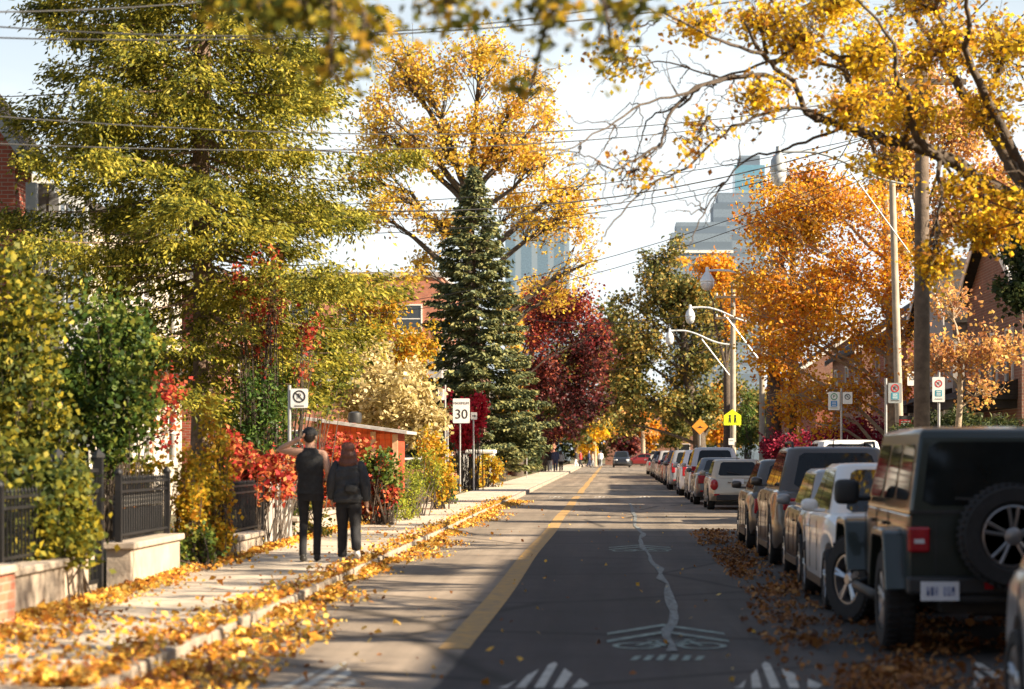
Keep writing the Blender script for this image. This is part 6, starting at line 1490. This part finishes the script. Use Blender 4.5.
car('mini', 'black hatchback with a round red tail light between the white hatchback and dark estate', (3.12, 27.6, 0), P_['black'], group=CG, tail='round', dark_roof=P_['midsilver'])
car('suv', 'dark bronze sport utility car with roof rails ahead of the black hatchback', (3.18, 32.3, 0), P_['bronze'], group=CG, tail='wide', rails=True)
car('hatch', 'brown grey car at the edge of the shade, last before the sunlit gap', (3.08, 38.0, 0), P_['bronze'], group=CG, tail='box')
car('mini', 'champagne hatchback with white plate parked in sunlight past the gap', (3.50, 64.2, 0), P_['beige'], group=CG, tail='round')
car('sedan', 'dark grey saloon directly ahead of the champagne hatchback', (3.38, 70.2, 0), P_['grey'], group=CG, tail='box')
car('suv', 'tall silver sport utility car rising behind the champagne hatchback', (3.46, 77.6, 0), P_['silver'], group=CG, tail='tall', rails=True, H=1.78)
car('suv', 'white sport utility car ahead of the tall silver one', (3.36, 84.4, 0), P_['white'], group=CG, tail='tall', H=1.70)
row = [('hatch','silver','silver hatchback sixth past the sunlit gap'),('suv','midsilver','mid grey sport utility car in the middle of the far row'),('sedan','bronze','dark bronze saloon in the far row behind the silver hatchback'),('suv','blue','dark blue sport utility car with rails in the far row'),
       ('hatch','red','dark red hatchback in the far row'),('sedan','black','black saloon in the far row past the red hatchback'),('suv','silver','silver sport utility car near the far end of the row'),('hatch','white','white hatchback near the far end of the row'),
       ('sedan','grey','grey saloon near the far end past the white hatchback'),('suv','black','black sport utility car third from the end of the row'),('hatch','blue','blue hatchback second from the end of the row'),('sedan','silver','silver saloon, last car at the end of the row')]
rc = random.Random(2)
for i, (k, c, lab) in enumerate(row):
    car(k, lab, (3.36+rc.uniform(-.08,.08), 91+i*6.6, 0), P_[c], group=CG, tail=rc.choice(['box','tall','wide']), rails=(c == 'blue'), simple=True)
car('suv', 'white car nosed into a driveway beyond the dark bronze car, only its roof showing', (5.35, 51.6, .12), P_['white'], H=1.78, tail='tall')
car('suv', 'dark car driving toward the camera at the far end of the street', (.9, 246, 0), P_['black'], rz=PI, name='moving_car', simple=True)
car('sedan', 'dark red car stopped at the far crossing', (5.6, 262, 0), P_['red'], rz=PI/2, name='moving_car', simple=True)
# ------------------------------------------------------------------ people
person('man seen from behind in black sleeveless top and cap, left arm raised', (-4.10, 31.15, .135), 0, 1.80,
       dict(elL=(-.42,.02,1.47), wrL=(-.17,-.05,1.60), shL=(-.18,0,1.45), elR=(.245,-.05,1.17), wrR=(.20,.17,1.10), kneeL=(-.09,.02,.50), ankL=(-.085,-.10,.09), hipL=(-.085,0,.92), kneeR=(.085,.10,.51), ankR=(.075,.10,.09), head=(-.01,.02,1.635)),
       dict(top=M['black_cloth'], trousers=M['denim_black'], shoes=M['shoe_black'], hair=M['hair_dark'], cap=M['black_cloth'], sleeves=False, leg=.73, hem=.90, bulk=1.0, top_name='vest'))
person('woman seen from behind in a dark puffy jacket with long auburn hair and white shoes', (-3.58, 31.1, .135), 0, 1.60,
       dict(kneeL=(-.09,.06,.50), ankL=(-.09,.02,.09), kneeR=(.11,-.02,.50), ankR=(.15,-.26,.20), toeR=(.17,-.16,.07), elL=(-.25,-.03,1.13), wrL=(-.25,.08,.90), elR=(.26,-.05,1.13), wrR=(.27,.0,.87)),
       dict(top=M['jacket'], trousers=M['denim_black'], shoes=M['shoe_white'], hair=M['hair_auburn'], long_hair=True, bulk=1.16, hem=.88, leg=1.02, bag=True))
walk = dict(kneeL=(-.09,.12,.51), ankL=(-.09,.12,.09), kneeR=(.09,-.02,.50), ankR=(.09,-.22,.14))
def far_person(label, px, Y, h, top, trousers, rz=0.0, long_=False, z=.135):
    x = (px-VX)*Y/F_PX
    person(label, (x, Y, z), rz, h, walk, dict(top=top, trousers=trousers, shoes=M['shoe_black'], hair=M['hair_dark'], long_hair=long_, bulk=1.1, hem=.86), 'people far along the street', False)
far_person('far pedestrian in a dark navy coat on the left pavement', 555.5, 173, 1.75, M['navy'], M['navy'])
far_person('far pedestrian in a black jacket and pale trousers left of the navy coat', 550, 176, 1.70, M['black_cloth'], M['trim_white'])
far_person('far pedestrian in a grey jacket just right of the navy coat', 561, 174, 1.6, M['trim_grey'], M['denim_black'], 0, True)
far_person('distant person in dark red crossing at the street end', 580.5, 238, 1.75, M['sign_red'], M['denim_black'], PI/2, z=0)
far_person('distant person in black leading the group at the crossing', 576, 240, 1.8, M['black_cloth'], M['trim_white'], PI/2, z=0)
far_person('distant person in a pale pink top amid the crossing group', 592.5, 240, 1.65, M['skin'], M['trim_grey'], -PI/2, True, 0)
far_person('distant person in navy amid the crossing group', 589, 243, 1.75, M['navy'], M['navy'], -PI/2, z=0)
far_person('distant person in white at the right of the crossing group', 600.5, 242, 1.75, M['trim_white'], M['trim_grey'], 0, z=0)
# ------------------------------------------------------------------ light, sky, camera
EL, AZ = 30.0, 108.0      # azimuth measured from +y toward +x
S = Vector((math.cos(R(EL))*math.sin(R(AZ)), math.cos(R(EL))*math.cos(R(AZ)), math.sin(R(EL))))
wd = bpy.data.worlds.new('World'); scene.world = wd; wd.use_nodes = True
nt = wd.node_tree; bg = nt.nodes.get('Background') or nt.nodes.new('ShaderNodeBackground')
sk = nt.nodes.new('ShaderNodeTexSky'); sk.sky_type = 'NISHITA'; sk.sun_disc = False
sk.sun_elevation = R(EL); sk.sun_rotation = R(AZ); sk.air_density = 1.0; sk.dust_density = 1.6; sk.ozone_density = 1.0
# thin bright cloud low over the horizon and broken cirrus higher up
tcw = nt.nodes.new('ShaderNodeTexCoord'); spw = nt.nodes.new('ShaderNodeSeparateXYZ'); nt.links.new(tcw.outputs['Generated'], spw.inputs[0])
mrw = nd(nt, 'ShaderNodeMapRange', interpolation_type='SMOOTHSTEP'); mrw.inputs['From Min'].default_value = .11; mrw.inputs['From Max'].default_value = .28; mrw.inputs['To Min'].default_value = 1.05; mrw.inputs['To Max'].default_value = .12
nt.links.new(spw.outputs[2], mrw.inputs['Value'])
mpw = nt.nodes.new('ShaderNodeMapping'); mpw.inputs['Scale'].default_value = (3, 3, 9); nt.links.new(tcw.outputs['Generated'], mpw.inputs['Vector'])
nzw = nd(nt, 'ShaderNodeTexNoise', Scale=1.6, Detail=6.0); nt.links.new(mpw.outputs[0], nzw.inputs['Vector'])
mn = nd(nt, 'ShaderNodeMapRange'); mn.inputs['From Min'].default_value = .35; mn.inputs['From Max'].default_value = .65; mn.inputs['To Min'].default_value = .7; mn.inputs['To Max'].default_value = 1.15; nt.links.new(nzw.outputs['Fac'], mn.inputs['Value'])
mm = nd(nt, 'ShaderNodeMath', operation='MULTIPLY', use_clamp=True); nt.links.new(mrw.outputs[0], mm.inputs[0]); nt.links.new(mn.outputs[0], mm.inputs[1])
mxw = nd(nt, 'ShaderNodeMix', data_type='RGBA'); nt.links.new(mm.outputs[0], mxw.inputs['Factor']); nt.links.new(sk.outputs[0], mxw.inputs['A']); mxw.inputs['B'].default_value = (7.2, 7.7, 7.9, 1)
nt.links.new(mxw.outputs['Result'], bg.inputs['Color']); bg.inputs['Strength'].default_value = .05
sun = bpy.data.lights.new('sun', 'SUN'); sun.energy = 5.0; sun.angle = R(.53); sun.color = (1.0, .84, .62)
so = bpy.data.objects.new('sun', sun); col.objects.link(so); so.rotation_euler = S.to_track_quat('Z', 'Y').to_euler(); so.location = S*100
cam = bpy.data.cameras.new('camera'); co = bpy.data.objects.new('camera', cam); col.objects.link(co)
co.location = (0, 0, EYE); co.rotation_euler = (PI/2, 0, 0)
cam.sensor_width = 36; cam.lens = 36*F_PX/1024; cam.shift_x = (512-VX)/1024; cam.shift_y = (VY-344.5)/1024
cam.clip_start = .1; cam.clip_end = 4000
cam.dof.use_dof = True; cam.dof.focus_distance = 62; cam.dof.aperture_fstop = 2.2
scene.camera = co
vs_ = scene.view_settings; vs_.view_transform = 'Standard'; vs_.look = 'None'; vs_.exposure = 1.62; vs_.gamma = 1.0
scene.render.engine = 'CYCLES'; scene.cycles.max_bounces = 8; scene.cycles.transparent_max_bounces = 8
